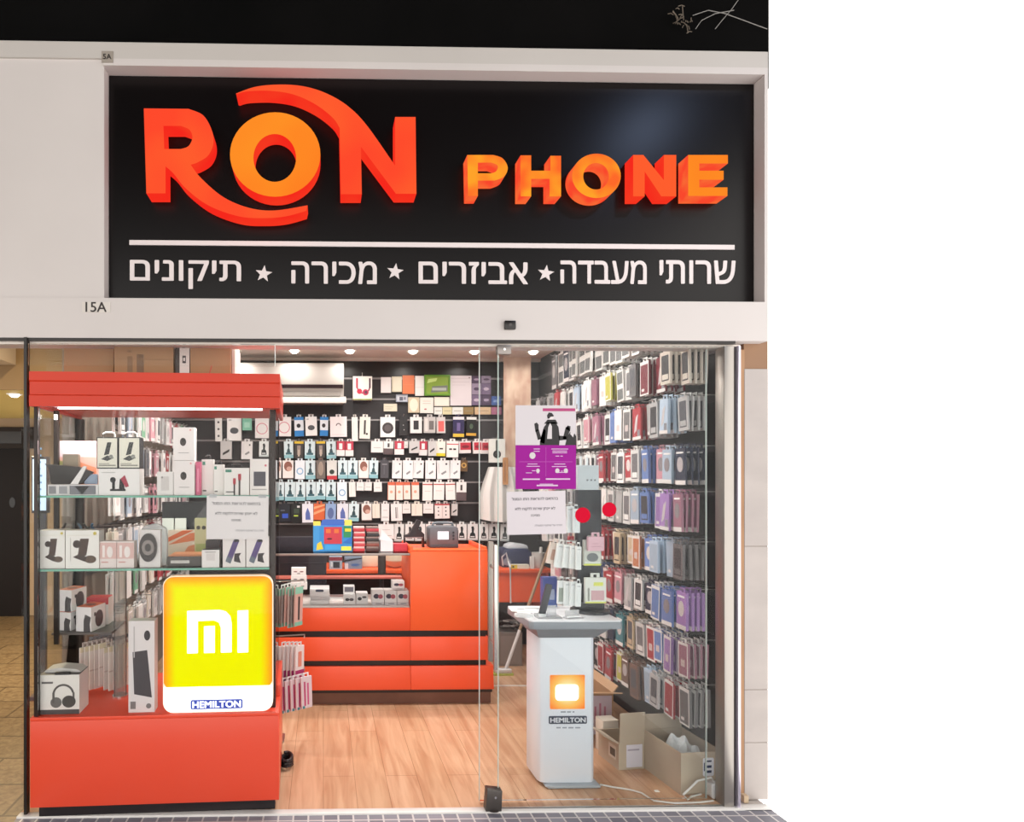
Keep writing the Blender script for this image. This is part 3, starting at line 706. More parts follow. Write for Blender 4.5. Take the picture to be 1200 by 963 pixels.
# top: slab over a tapered grey neck
ty = -.015
z9, z8 = W(680, 727.5, YK + ty).z, W(680, 737.5, YK + ty).z
ta, tb = W(621, 727, YK + ty).x - kc, W(730, 727, YK + ty).x - kc
TD = .39
m = extr([(ta + .02, ty), (tb - .01, ty), (tb, ty + .01), (tb, ty + TD), (ta, ty + TD), (ta, ty + .02)], z8, z9 - .006, GK); m.build('top_slab', ki, bevel=.003)
m = extr([(ta + .022, ty + .002), (tb - .012, ty + .002), (tb - .002, ty + .012), (tb - .002, ty + TD - .002), (ta + .002, ty + TD - .002), (ta + .002, ty + .022)], z9 - .006, z9, mat('#e3e6ea', .3)); m.build('top_sheet', ki)
m = MB(); b0, b1 = W(628, 737, YK).x - kc, W(716, 737, YK).x - kc
vs = [(b0, .0, z8), (b1, .0, z8), (b1, .33, z8), (b0, .33, z8), (ca, yc, zc1), (cb_, yc, zc1), (cb_, .25, zc1), (ca, .25, zc1)]
m.add(vs, [(0, 1, 2, 3), (7, 6, 5, 4), (4, 5, 1, 0), (5, 6, 2, 1), (6, 7, 3, 2), (7, 4, 0, 3)], GKD); m.build('neck', ki)
def kp(px, py, y): v = W(px, py, YK + y); return (v.x - kc, v.z)
a, b = kp(644.5, 830.5, yc), kp(685, 790.5, yc)
def spot_glow():
    m = bpy.data.materials.new('lit_logo_tile'); m.use_nodes = True; t = m.node_tree; t.nodes.clear(); N = t.nodes.new; L = t.links.new
    o = N('ShaderNodeOutputMaterial'); e = N('ShaderNodeEmission'); tc = N('ShaderNodeTexCoord')
    mp = N('ShaderNodeMapping'); mp.inputs['Location'].default_value = (-(a[0] + b[0]) / 2, 0, -(a[1] + b[1]) / 2 - .004)
    ln = N('ShaderNodeVectorMath'); ln.operation = 'LENGTH'; sc = N('ShaderNodeVectorMath'); sc.operation = 'MULTIPLY'; sc.inputs[1].default_value = (1, 0, 1)
    L(tc.outputs['Object'], mp.inputs[0]); L(mp.outputs[0], sc.inputs[0]); L(sc.outputs[0], ln.inputs[0])
    r = N('ShaderNodeValToRGB'); mu = N('ShaderNodeMath'); mu.operation = 'DIVIDE'; mu.inputs[1].default_value = .125; L(ln.outputs[1], mu.inputs[0]); L(mu.outputs[0], r.inputs[0])
    r.color_ramp.elements[0].color = lin('#ffe9a8'); r.color_ramp.elements[0].position = .3; r.color_ramp.elements[1].color = lin('#ff8a3c'); r.color_ramp.elements[1].position = .95
    k = r.color_ramp.elements.new(.6); k.color = lin('#ffc262')
    e.inputs[1].default_value = 1.1; L(r.outputs[0], e.inputs[0]); L(e.outputs[0], o.inputs[0]); return m
lt = MB().prism(rrect(a[0], b[0], a[1], b[1], .006), yc - .004, yc, spot_glow()).build('lit_tile', ki)
a2, b2 = kp(650.5, 820.5, yc), kp(677.5, 801.5, yc)
MB().prism(rrect(a2[0], b2[0], a2[1], b2[1], .02), yc - .0055, yc - .004, mat('#ffffff', .4, 0, .5, '#fffbe8', 1.6)).build('logo_mark', lt)
a3, b3 = kp(643, 848, yc), kp(687.5, 838.5, yc)
np_ = MB().prism(rrect(a3[0], b3[0], a3[1], b3[1], .006), yc - .003, yc, mat('#4a5160', .4)).build('name_plate', ki)
link('lettering', text_mesh('HEMILTON', (b3[0] - a3[0]) * .92, mat('#e6eaf0', .4), (b3[1] - a3[1]) * .6, (a3[0] + b3[0]) / 2, (a3[1] + b3[1]) / 2, .001, .03), np_, (0, yc - .0042, 0))
m = MB()
for (u0, u1, v) in ((657, 663, 834), (664.5, 669, 834), (671, 673, 834), (652, 657, 852.5), (659, 664, 852.5), (666, 672, 852.5), (674, 680, 852.5)):
    q, s_ = kp(u0, v + .8, yc), kp(u1, v - .8, yc); m.box(q[0], s_[0], yc - .0012, yc, q[1], s_[1], mat('#9aa2ae', .5))
m.build('small_print', ki)
KTOP = z9 + .0006
# black display tower standing on the kiosk
YT = .40
tx0, tx1 = W(677.5, 650, YT).x, W(705, 650, YT).x; tcx = (tx0 + tx1) / 2; tw = tx1 - tx0
zt2 = W(690, 574, YT).z
tower = thing('display_tower', 'black rotating display tower standing on the white pedestal', 'display stand', (tcx, YT, KTOP))
MB().lathe([(.001, 0), (.105, 0), (.105, .01), (.09, .016), (.001, .016)], mat('#26282e', .35), n=36).build('round_base', tower)
MB().box(-tw / 2 - .012, tw / 2 + .002, -.035, .055, .016, .06, mat('#1c1e24', .4)).build('socket', tower, bevel=.004)
MB().box(-tw / 2, tw / 2, 0, .05, .06, zt2 - KTOP, noisy('tower_black', '#23262d', '#2b2f37', 4, .5)).build('panel', tower, bevel=.003)
h0, h1 = W(677, 575, YT - .02), W(702, 545, YT - .02)
hd = MB().box(h0.x - tcx, h1.x - tcx, -.02, .03, zt2 - KTOP, h1.z - KTOP, mat('#c3cdd2', .35)).build('header_card', tower, bevel=.003)
m = MB()
for k in range(3): m.disc(h0.x - tcx + (h1.x - h0.x) * (.45 + .18 * k), zt2 - KTOP + .055, .005, -.0212, mat('#5f686e', .4))
m.build('print_dots', hd)
for dx in (.02, .055): MB().box(h0.x - tcx + dx, h0.x - tcx + dx + .012, 0, .006, h1.z - KTOP, h1.z - KTOP + .05, mat('#e8ecec', .4)).build('tab', hd)
# ================================================================== HANGING PACKS
PM = {}
def pack_mesh(key, w, h, t, base, A, tab=None, edge=None):
    """card or box hanging from the hole in its tab; origin where the hook touches, front towards -y"""
    if key in PM: return PM[key]
    b = mat(base, .35); tb = mat(tab, .4) if tab else b; e = mat(edge, .4) if edge else b
    m = MB()
    m.box(-w / 2, w / 2, -t, 0, -.016 - h, -.016, e, front=b)
    tw = min(w * .5, .05) / 2
    m.box(-tw, -.009, -t * .6, -t * .4, -.016, 0, tb); m.box(.009, tw, -t * .6, -t * .4, -.016, 0, tb); m.box(-tw, tw, -t * .6, -t * .4, 0, .008, tb)
    art(m, A, -w / 2, -.016 - h, w, h, -t)
    PM[key] = m.mesh('pack', 0.0, smooth=False); return PM[key]
HOOK = {}
def hook_mesh(L):
    k = round(L, 3)
    if k not in HOOK:
        m = MB(); m.tube([(0, 0, -.0035), (0, -L, -.0035), (0, -L - .008, .008)], .0032, mat('#b8b6b4', .3, .9), 6); m.box(-.012, .012, -.004, 0, -.02, .012, mat('#77767a', .4, .6))
        HOOK[k] = m.mesh('hook', smooth=False)
    return HOOK[k]
def oval(cx, cz, rx, n=14, k=.5): return [(cx + rx * math.cos(2 * PI * i / n), cz + rx * k * math.sin(2 * PI * i / n)) for i in range(n)]
HOLD = [('r', 0, 0, 1, .2, '#8fc0c8'), ('p', [(.3, .34), (.68, .34), (.62, .52), (.56, .6), (.62, .74), (.42, .78), (.44, .6), (.34, .5)], '#2f4a52'), ('r', .18, .22, .82, .34, '#35616c'), ('d', .5, .8, .12, '#2a3b42')]
HOLD2 = [('r', 0, 0, 1, .1, '#b9c4c4'), ('p', [(.22, .14), (.8, .14), (.74, .4), (.6, .5), (.66, .74), (.4, .76), (.42, .5), (.26, .42)], '#222a2c'), ('r', .3, .2, .7, .26, '#dfe6e6'), ('d', .5, .78, .13, '#222a2c')]
PRE = {  # base, art, words, name, category
 'teal': ('#d3e4e8', HOLD, 'pale teal card with dark holder picture', 'accessory_pack', 'accessory pack'),
 'mono': ('#dfe4e3', HOLD2, 'white card with black holder picture', 'accessory_pack', 'accessory pack'),
 'white': ('#e9e7e6', [('r', .15, .2, .85, .24, '#b4b2b2'), ('r', .25, .6, .75, .64, '#c4c2c2')], 'plain white card with faint print', 'cable_pack', 'cable pack'),
 'jack': ('#e9e8e8', [('p', [(.3, .3), (.4, .22), (.75, .36), (.7, .46)], '#8b8d90'), ('d', .75, .8, .08, '#40414a'), ('r', .12, .3, .17, .85, '#c9cace')], 'white card with slanted grey plug picture', 'cable_pack', 'cable pack'),
 'loop': ('#efeceb', [('o', .5, .45, .42, .36, '#d98a98')], 'white box with pink cable loop print', 'cable_pack', 'cable pack'),
 'bluebox': ('#e6ebf0', [('r', 0, .84, 1, 1, '#1f7fc8'), ('r', 0, 0, 1, .3, '#1f7fc8'), ('p', oval(.45, .55, .22), '#23252a')], 'blue and white box with dark charger picture', 'charger_pack', 'charger pack'),
 'lens': ('#e9e8e6', [('p', oval(.5, .42, .3, 14, .45), '#4a4c4f'), ('r', .1, .84, .3, .9, '#b3b2b1')], 'white box with oval grey gadget picture', 'charger_pack', 'charger pack'),
 'gift': ('#efe6e6', [('o', .5, .55, .16, .1, 0, PI, '#6a5f60'), ('r', .1, .1, .9, .13, '#dcd2d2')], 'wide blush box with cable loop picture', 'charger_pack', 'charger pack'),
 'tall': ('#e9e7e2', [('r', .3, .2, .36, .8, '#cfccc8')], 'slim tall white pack', 'cable_pack', 'cable pack'),
 'pen': ('#e6e1d8', [('r', .4, .2, .58, .85, '#3d3a3a'), ('d', .7, .22, .1, '#2a2829')], 'cream pack with black stick', 'cable_pack', 'cable pack'),
 'coil': ('#e9e8e6', [('d', .5, .45, .38, '#393334'), ('d', .5, .45, .24, '#5a5253')], 'white pack with coiled dark cable', 'cable_pack', 'cable pack'),
 'black': ('#1f1d1f', [('d', .6, .3, .06, '#b6b2b0'), ('d', .5, .55, .06, '#b6b2b0')], 'black pack with small pale marks', 'cable_pack', 'cable pack'),
 'screen': ('#dedcda', [('r', .28, .22, .72, .78, '#2b292b')], 'pale grey pack with black screen picture', 'screen_pack', 'screen protector pack'),
 'greyscr': ('#b9b5b2', [('r', .45, .2, .85, .75, '#6a6462'), ('r', .1, .1, .35, .9, '#d0ccc8')], 'grey pack with darker window', 'screen_pack', 'screen protector pack'),
 'coral': ('#c9c4c2', [('r', .2, .1, .85, .75, '#d9615c')], 'grey pack with coral window', 'screen_pack', 'screen protector pack'),
 'violet': ('#241c4a', [('r', 0, 0, 1, .16, '#d6b53a'), ('r', .35, .3, .65, .7, '#6a5a8c'), ('r', 0, .86, 1, 1, '#d8d4d8')], 'dark violet box with yellow foot', 'battery_pack', 'battery pack'),
 'gold': ('#141414', [('r', 0, 0, 1, .14, '#cf9f3a'), ('p', oval(.5, .5, .18, 14, .8), '#4a5a48'), ('r', 0, .86, 1, 1, '#d8d8d4')], 'black box with golden foot', 'battery_pack', 'battery pack'),
 'yhook': ('#34302f', [('r', 0, .86, 1, 1, '#d9b82a'), ('r', .3, .2, .7, .75, '#8d8078'), ('r', .4, .1, .6, .5, '#b8aa9c')], 'dark blister pack with yellow header', 'cable_pack', 'cable pack'),
 'redwh': ('#e6e0df', [('r', 0, .4, 1, 1, '#b8344a'), ('r', .3, .45, .7, .85, '#efe6e6')], 'red and white card with white gadget', 'charger_pack', 'charger pack'),
 'redtop': ('#e8e4e0', [('r', 0, .78, 1, .84, '#c2434a'), ('r', .2, .45, .45, .55, '#2e2b2b'), ('r', .55, .45, .8, .55, '#2e2b2b')], 'white card with red stripe and two plugs', 'charger_pack', 'charger pack'),
 'yellow': ('#e6e4da', [('r', .1, 0, 1, .2, '#e2d02e'), ('r', .4, .45, .75, .55, '#2b2a29')], 'white card with yellow foot', 'charger_pack', 'charger pack'),
 'greybl': ('#c2c0bf', [('p', [(.2, .2), (.8, .42), (.8, .56), (.2, .34)], '#2c2a2b')], 'grey card with slanted black plug', 'charger_pack', 'charger pack'),
 'redcar': ('#e3dcdb', [('r', .1, .28, 1, .9, '#b82d3e'), ('p', oval(.55, .55, .32, 14, .4), '#7c1d2c')], 'white box with red picture', 'charger_pack', 'charger pack'),
 'photo': ('#ece6e2', [('p', oval(.5, .68, .38, 14, .7), '#8a5a4c'), ('p', oval(.6, .55, .25), '#c9a294'), ('r', 0, 0, 1, .06, '#5a4a48')], 'white card with brown product picture', 'accessory_pack', 'accessory pack'),
 'bluedrop': ('#e4ebf1', [('o', .5, .42, .36, .24, '#8fb6d6')], 'white card with light blue ring picture', 'accessory_pack', 'accessory pack'),
 'brown': ('#6d625a', [('p', oval(.5, .55, .3, 14, 1.3), '#9a8a7c')], 'brown see-through pack', 'accessory_pack', 'accessory pack'),
 'redfoot': ('#d8d9d4', [('r', 0, 0, 1, .2, '#c2303a'), ('p', oval(.5, .4, .25), '#2d3a30')], 'pale card with red foot', 'accessory_pack', 'accessory pack'),
 'dark': ('#47454a', [('r', .2, .75, .8, .8, '#8a888c'), ('r', .4, .2, .5, .7, '#5c5a60')], 'dark grey blister pack', 'accessory_pack', 'accessory pack'),
 'ring': ('#6a5034', [('o', .5, .55, .36, .2, '#c49a54')], 'bronze round cable pack', 'cable_pack', 'cable pack'),
 'orange': ('#eadfd6', [('r', 0, .82, 1, 1, '#d96a4a'), ('d', .5, .45, .2, '#e2a48c'), ('r', 0, 0, .08, .8, '#d9896c')], 'white card with orange header', 'cable_pack', 'cable pack'),
 'redcap': ('#ece8e4', [('r', 0, .84, 1, .9, '#b8524a'), ('r', .2, .5, .8, .53, '#c9c2be')], 'cream card with thin red stripe', 'cable_pack', 'cable pack'),
 'boxfoot': ('#e9e6e4', [('r', 0, 0, 1, .45, '#5a4c4e'), ('r', .4, .55, .6, .85, '#3d3a3a')], 'white box with dark foot', 'cable_pack', 'cable pack'),
 'bkblue': ('#1c2028', [('r', .25, .2, .8, .45, '#3457c4'), ('r', .1, .6, .5, .66, '#596270')], 'black pack with blue print', 'accessory_pack', 'accessory pack'),
 'bkgreen': ('#17191a', [('r', .3, .35, .7, .42, '#b6cf4a'), ('r', .3, .5, .8, .75, '#3a4a3c'), ('r', .6, .8, .85, .9, '#d8d8d8')], 'black pack with green print', 'accessory_pack', 'accessory pack'),
 'whblue': ('#e3e6ee', [('p', [(.3, .15), (.75, .15), (.7, .5), (.5, .8), (.3, .5)], '#5a6cae')], 'white card with blue figure', 'accessory_pack', 'accessory pack'),
 'flame': ('#d96a3c', [('p', [(.0, .3), (1, .6), (1, .75), (0, .45)], '#f0a878'), ('p', [(0, .65), (1, .9), (1, .98), (0, .8)], '#f0a878')], 'orange pack with pale streaks', 'accessory_pack', 'accessory pack'),
 'blue': ('#8fa8cf', [('p', oval(.5, .4, .3, 14, 1.2), '#5a6ea0')], 'hazy blue pack', 'accessory_pack', 'accessory pack'),
 'shape': ('#e3ddd0', [('r', .35, .1, .4, .9, '#c9c0b0')], 'cream shaped card', 'cable_pack', 'cable pack'),
 'duo': ('#e9e6e4', [('r', .4, .15, .48, .8, '#4a4748'), ('r', .55, .15, .6, .8, '#7a7778')], 'white card with two thin cables', 'cable_pack', 'cable pack'),
 'dots': ('#e6dedb', [('d', .5, .75, .1, '#3a3536'), ('d', .5, .5, .1, '#3a3536'), ('d', .5, .25, .1, '#3a3536'), ('r', 0, .9, 1, 1, '#b8444a')], 'pale card with three dark dots', 'cable_pack', 'cable pack'),
 'bkdots': ('#e2e0dc', [('d', .5, .78, .16, '#3a3a3c'), ('d', .5, .5, .16, '#3a3a3c'), ('d', .5, .22, .16, '#3a3a3c')], 'slim white card with three black gadgets', 'cable_pack', 'cable pack'),
 'mint': ('#7fc4aa', [('r', .2, .2, .8, .6, '#a8dcc8')], 'short mint green card', 'cable_pack', 'cable pack'),
 'small': ('#e6e3e0', [('r', .2, .4, .8, .46, '#b9b6b4')], 'small square white card', 'cable_pack', 'cable pack'),
}
def CR5(a): return 320 + a / 3.854
def CR5y(b): return 390 + b / 3.854
BACK = [
 ('top', 372, [(-262, -231, 490, 'bkdots'), (-208, -143, 486, 'lens'), (-139, -96, 440, 'mint'), (-81, -19, 475, 'loop'), (20, 82, 467, 'loop'), (95, 137, 467, 'bluebox'), (145, 197, 465, 'lens'), (213, 250, 465, 'bluebox'), (257, 332, 470, 'gift'), (355, 382, 488, 'tall'), (392, 440, 478, 'pen'), (485, 552, 470, 'coil'), (570, 607, 463, 'black'), (620, 673, 452, 'screen'), (680, 733, 452, 'greyscr'), (738, 778, 452, 'coral'), (812, 862, 470, 'violet'), (875, 920, 464, 'gold')]),
 ('second', 482, [(-235, -185, 570, 'greybl'), (-143, -93, 570, 'jack'), (-62, -19, 560, 'mono'), (48, 90, 566, 'teal'), (97, 138, 566, 'yhook'), (143, 190, 568, 'teal'), (195, 235, 564, 'yhook'), (240, 283, 568, 'teal'), (288, 324, 556, 'redwh'), (326, 363, 556, 'redwh'), (443, 497, 540, 'small'), (500, 545, 548, 'boxfoot'), (548, 590, 550, 'redwh'), (592, 611, 520, 'small'), (613, 659, 543, 'greybl'), (661, 697, 553, 'redwh'), (699, 733, 556, 'greybl'), (735, 780, 556, 'yellow'), (783, 835, 562, 'redtop'), (840, 893, 543, 'redcar'), (900, 937, 545, 'redcar'), (940, 985, 545, 'redcar')]),
 ('third', 568, [(18, 39, 660, 'photo'), (43, 92, 660, 'photo'), (100, 144, 660, 'bluedrop'), (146, 190, 660, 'teal'), (195, 236, 658, 'brown'), (243, 288, 662, 'redfoot'), (293, 335, 658, 'teal'), (338, 383, 658, 'teal'), (387, 431, 660, 'photo'), (435, 476, 656, 'teal'), (485, 522, 655, 'dark'), (540, 584, 657, 'jack'), (587, 632, 660, 'jack'), (635, 682, 656, 'jack'), (688, 735, 659, 'jack'), (740, 797, 660, 'jack'), (800, 845, 658, 'jack'), (847, 880, 625, 'ring')]),
 ('fourth', 666, [(20, 51, 755, 'teal'), (53, 101, 758, 'teal'), (103, 146, 758, 'teal'), (148, 193, 755, 'teal'), (196, 238, 752, 'teal'), (240, 284, 756, 'teal'), (289, 333, 756, 'bluedrop'), (342, 372, 740, 'tall'), (377, 411, 712, 'small'), (414, 447, 712, 'small'), (454, 490, 717, 'small'), (519, 552, 754, 'orange'), (553, 585, 754, 'orange'), (587, 620, 752, 'orange'), (624, 658, 752, 'orange'), (677, 721, 758, 'redcap'), (725, 773, 754, 'redcap'), (779, 822, 754, 'redcap'), (827, 872, 757, 'boxfoot')]),
 ('fifth', 764, [(28, 76, 852, 'bkblue'), (80, 128, 860, 'bkgreen'), (131, 181, 856, 'whblue'), (184, 235, 845, 'flame'), (238, 285, 842, 'blue'), (289, 340, 850, 'whblue'), (343, 389, 850, 'teal'), (400, 445, 850, 'photo'), (447, 481, 836, 'shape'), (489, 525, 850, 'white'), (531, 581, 848, 'duo'), (584, 621, 815, 'small'), (625, 673, 825, 'shape'), (679, 725, 815, 'small'), (729, 761, 838, 'dots'), (763, 797, 838, 'dots'), (805, 831, 824, 'greybl')]),
 ('lowest', 856, [(475, 545, 930, 'white'), (549, 593, 942, 'mono'), (597, 638, 938, 'mono'), (641, 688, 940, 'mono'), (690, 735, 935, 'white'), (770, 826, 935, 'mono'), (829, 873, 935, 'mono'), (879, 926, 937, 'mono'), (930, 971, 937, 'mono'), (976, 1022, 937, 'mono'), (1027, 1066, 940, 'mono')]),
]
rng = random.Random(3)
YH = SY1 - .075
for rname, ctop, items in BACK:
    for i, (a, b, bot, pre) in enumerate(items):
        base, A, words_, nm, cat = PRE[pre]
        q0, q1 = W(CR5(a), CR5y(ctop), YH), W(CR5(b), CR5y(bot), YH)
        w, zt3, h = q1.x - q0.x, q0.z, q0.z - q1.z - .016
        t = .012 if cat != 'charger pack' else .03
        yy = YH + ((.036 if cat == 'charger pack' else .02) if i % 2 else 0)
        o = link(nm, pack_mesh((pre, i, rname), w, h, t, base, A), None, ((q0.x + q1.x) / 2, yy, zt3), 0, (0, rng.uniform(-.03, .03), 0))
        tag(o, f'{words_}, {ORD[i + 1]} from left, {rname} back wall row', cat, f'packs in the {rname} hook row of the back wall')
        k = link('peg_hook', hook_mesh(.1), None, ((q0.x + q1.x) / 2, SY1 - .0085, zt3))
        tag(k, f'steel peg hook holding {ORD[i + 1]} pack from left, {rname} row, back wall', 'peg hook', 'peg hooks of the back wall')

# ---- stacks on the right wall and on the left wall
PAL = {'cream': ('#d8cfc0', 'cream'), 'white': ('#e2e0de', 'white'), 'grey': ('#b0b0b0', 'light grey'), 'dgrey': ('#6f6c6e', 'dark grey'), 'red': ('#b4323c', 'red'), 'dred': ('#842433', 'dark red'),
       'pink': ('#d28f9c', 'pink'), 'navy': ('#2b3350', 'navy'), 'blue': ('#5f7fc0', 'blue'), 'lblue': ('#a8bcd2', 'light blue'), 'purple': ('#9a70b6', 'purple'), 'orange': ('#c67448', 'orange'),
       'tan': ('#c9b08c', 'tan'), 'black': ('#2a272a', 'black'), 'brown': ('#765648', 'brown'), 'teal': ('#3d7a86', 'teal'), 'yellow': ('#c3bd45', 'yellow'), 'green': ('#6fae86', 'green'), 'mauve': ('#a0667c', 'mauve')}
def side_art(kind, c, v):
    if kind == 'w': return [('r', .14, .1, .86, .88, ('#3a383c', '#6f6d70', '#55565c')[v]), ('r', .2, .14, .8, .3, PAL[c][0])]
    if kind == 'h': return [('r', .1, .56, .9, .94, '#6b6d6e'), ('r', .1, .06, .9, .4, '#6b6d6e')]
    if kind == 'f': return [('r', .1, .06, .9, .92, PAL[c][0]), ('r', .3, .3, .7, .5, '#c9bcba')]
    if kind == 'p': return [('r', .08, .05, .92, .9, shade(PAL[c][0], .95)), ('r', .2, .12, .5, .2, '#d9d4d2')]
    if kind == 'k': return [('r', .0, .0, 1, .1, '#dedad8'), ('p', [(.2, .2), (.5, .3), (.7, .8), (.4, .7)], '#c4bec0'), ('r', .6, .1, .9, .3, '#8a8a90')]
    return [('r', .0, .0, 1, .12, '#e0dcda'), ('p', oval(.5, .55, .3, 14, .7), ('#8a8488', '#b5aeb0', '#d2ccca')[v]), ('r', .15, .85, .85, .9, '#efeceb')]
def shade(h, k):
    h = h.lstrip('#'); return '#' + ''.join('%02x' % max(0, min(255, int(int(h[i:i + 2], 16) * k))) for i in (0, 2, 4))
def grey(h, k):
    h = h.lstrip('#'); v = [int(h[i:i + 2], 16) for i in (0, 2, 4)]; g = sum(v) / 3; return '#' + ''.join('%02x' % int(c + (g - c) * k) for c in v)
PAL = {k: (grey(v[0], .18), v[1]) for k, v in PAL.items()}
KIND = {'w': ('phone_case_pack', 'phone case pack'), 'h': ('phone_case_box', 'phone case box'), 'f': ('screen_pack', 'screen protector pack'), 'c': ('cable_pack', 'cable pack'), 'p': ('flip_case', 'flip case pack'), 'k': ('clear_case_pack', 'clear case pack')}
NTH = ['outermost', 'second', 'third', 'fourth', 'fifth']
def side_row(wall, row, ztop, h, wd, y0, step, spec, depth_n):
    right = wall == 'right'
    xw = SX1 - .009 if right else SX0 + .009
    sg = -1 if right else 1
    for j, tok in enumerate(spec):
        if tok == '-': continue
        cname, kind = tok.split(':') if ':' in tok else (tok, rng.choice('ppkkw'))
        Y = y0 + step * j + rng.uniform(-.006, .006); n = depth_n if Y < 1.7 else max(2, depth_n - 1)
        L = .235
        zz = ztop + rng.uniform(-.012, .006); hh = round(h * rng.choice((1, 1, .96, .9)), 3); wd2 = round(wd * rng.choice((1, 1, .92, .84)), 3)
        base, cw = PAL[cname]; v = rng.randrange(3); base = shade(base, (1, .92, 1.07)[v])
        fr = '#e0dedb' if kind in 'hf' or kind == 'p' and v == 0 else base
        nm, cat = KIND[kind]; t = .018 if kind == 'h' else rng.choice((.010, .013, .016))
        me = pack_mesh((wall, kind, cname, hh, wd2, t, v), wd2, hh, t, fr, side_art(kind, cname, v), None, fr if kind == 'h' else base)
        k = link('peg_hook', hook_mesh(L), None, (xw, Y, zz), -PI / 2 if right else PI / 2)
        tag(k, f'steel peg hook {ORD[j + 1]} from the shopfront, {row} row of {wall} side wall', 'peg hook', f'peg hooks of the {wall} wall')
        sp = rng.uniform(.027, .036); x0 = xw + sg * (L - .012 - rng.uniform(0, .05))
        for q in range(n):
            sw = rng.uniform(-.05, .05)
            o = link(nm, me, None, (x0 - sg * q * sp, Y, zz), 0, (rng.uniform(-.02, .02), sw, (-PI / 2 if right else PI / 2) + rng.uniform(-.05, .05)))
            tag(o, f'{cw} {cat}, {NTH[q]} on {ORD[j + 1]} hook from shopfront, {row} row, {wall} side wall', cat, f'packs on the {row} row of the {wall} wall')
RR = [
 ('uppermost', 2.655, .262, .1, '- - - - white:h grey:h white:h white:h grey:h white:h grey:h white:h grey:h grey:h navy:c grey:h dgrey:c'),
 ('second', 2.335, .2, .092, 'cream:w cream:w dred dred dgrey:w white grey:h yellow white:f mauve white white lblue white:w white red grey grey dgrey:w grey'),
 ('third', 2.075, .2, .092, 'grey:w lblue grey:w grey red dgrey:f white:f blue white:w mauve pink white:w white:w pink cream grey grey grey red red'),
 ('fourth', 1.81, .195, .092, 'navy:c lblue:c pink:c blue:c white:w red:c white:w dgrey:f red:c mauve:c white:w white:w grey red:c white:w grey:w white:w grey dgrey white'),
 ('fifth', 1.565, .2, .092, 'mauve:c purple purple blue lblue:c white:w grey white:w white:k cream:w navy:c white:w grey grey:w dgrey dgrey grey pink:c pink white'),
 ('sixth', 1.295, .195, .092, 'dgrey:w lblue lblue blue:c orange:f tan:f tan cream red:c red cream:w tan cream cream:w dgrey:c white:w white grey white'),
 ('seventh', 1.03, .2, .092, 'purple:c blue:c blue navy:c white:w grey pink:c red:c red blue:c mauve:f red:f brown:w dgrey:f dgrey pink:c white:c'),
 ('eighth', .775, .2, .092, 'mauve:f purple:f blue:f red:f white:w tan:w teal:c navy white:c pink:c pink red:f brown white:w dgrey white:c grey'),
 ('lowest', .525, .2, .092, 'dgrey:p red:p grey:w lblue:p brown:w brown:c yellow:f red:c red black:c black dgrey:c grey'),
]
for row, zt4, h, wd, sp in RR: side_row('right', row, zt4, h, wd, .235, .112, sp.split(), 4)
LL = [
 ('uppermost', 2.1, .19, .09, 'white white:w lblue white green:c white pink:c white:w grey white:c pink white:w red:c white green white'),
 ('second', 1.84, .19, .09, 'grey white:c red:c white lblue dgrey:w white pink:c white:c red:c grey:c white pink:c pink white:w white'),
 ('third', 1.58, .19, .09, 'white:c grey lblue:c white dgrey:c white:c pink red:c white grey:c white:w white dgrey:c white pink white'),
 ('fourth', 1.32, .19, .09, 'cream grey:c white lblue white:c cream:c dred white:c grey pink:c red:c white grey white:c red white'),
 ('fifth', 1.06, .19, .09, 'white:c cream white green:c white grey:c cream:c red:c white red:c white:w grey white cream:c white red'),
 ('lowest', .8, .19, .09, 'grey white cream:c white grey:c white cream white:c grey white white:c cream white grey:c white white'),
]
for row, zt4, h, wd, sp in LL: side_row('left', row, zt4, h, wd, .77, .125, sp.split(), 2)
# ================================================================== THINGS IN THE SHOWCASE
def std(fr, px0, px1, pt, y, zb): 
    x0, _ = fr.at(px0, pt, y); x1, z = fr.at(px1, pt, y); return (x0 + x1) / 2, x1 - x0, z - zb
def boxed(name, lab, cat, fr, px0, px1, pt, y, zb, d, base, A, side=None, top=None, yaw=0.0, group=None, parts=None, bevel=.0012, h=None):
    """a carton standing on zb whose printed front fills these photo pixels"""
    cx, w, hh = std(fr, px0, px1, pt, y, zb); h = (h or hh) - .0014
    p = fr.world(cx, y, zb + .0006)
    t = thing(name, lab, cat, p, fr.a + yaw, group)
    b = MB().box(-w / 2, w / 2, 0, d, 0, h, mat(base, .4), sides=mat(side, .45) if side else None, top=mat(top, .45) if top else None); b.build('carton', t)
    if A: art(MB(), A, -w / 2, 0, w, h, 0).build('printed_front', t)
    if parts: parts(t, w, h, d)
    return t
def carry(t, w, h, d):
    m = MB(); k = w * .28; m.tube([(-k, d * .4, h), (-k, d * .4, h + .018), (-k * .6, d * .4, h + .026), (k * .6, d * .4, h + .026), (k, d * .4, h + .018), (k, d * .4, h)], .005, mat('#e8e6e0', .4)); m.build('carry_handle', t)
def carry_dark(t, w, h, d):
    m = MB(); k = w * .2; m.tube([(-k, d * .4, h), (-k, d * .4, h + .014), (-k * .6, d * .4, h + .02), (k * .6, d * .4, h + .02), (k, d * .4, h + .014), (k, d * .4, h)], .005, mat('#2a2829', .4)); m.build('carry_handle', t)
STAND = [('r', .03, .03, .97, .97, '#e3e1d3'), ('p', [(.34, .42), (.58, .46), (.7, .84), (.5, .84)], '#3b3c3c'), ('p', [(.2, .3), (.5, .24), (.82, .34), (.5, .42)], '#4a4b4a'), ('d', .68, .38, .1, '#8c8d88'), ('r', .1, .08, .9, .12, '#8e8d84'), ('r', .1, .14, .6, .17, '#a9a89e')]
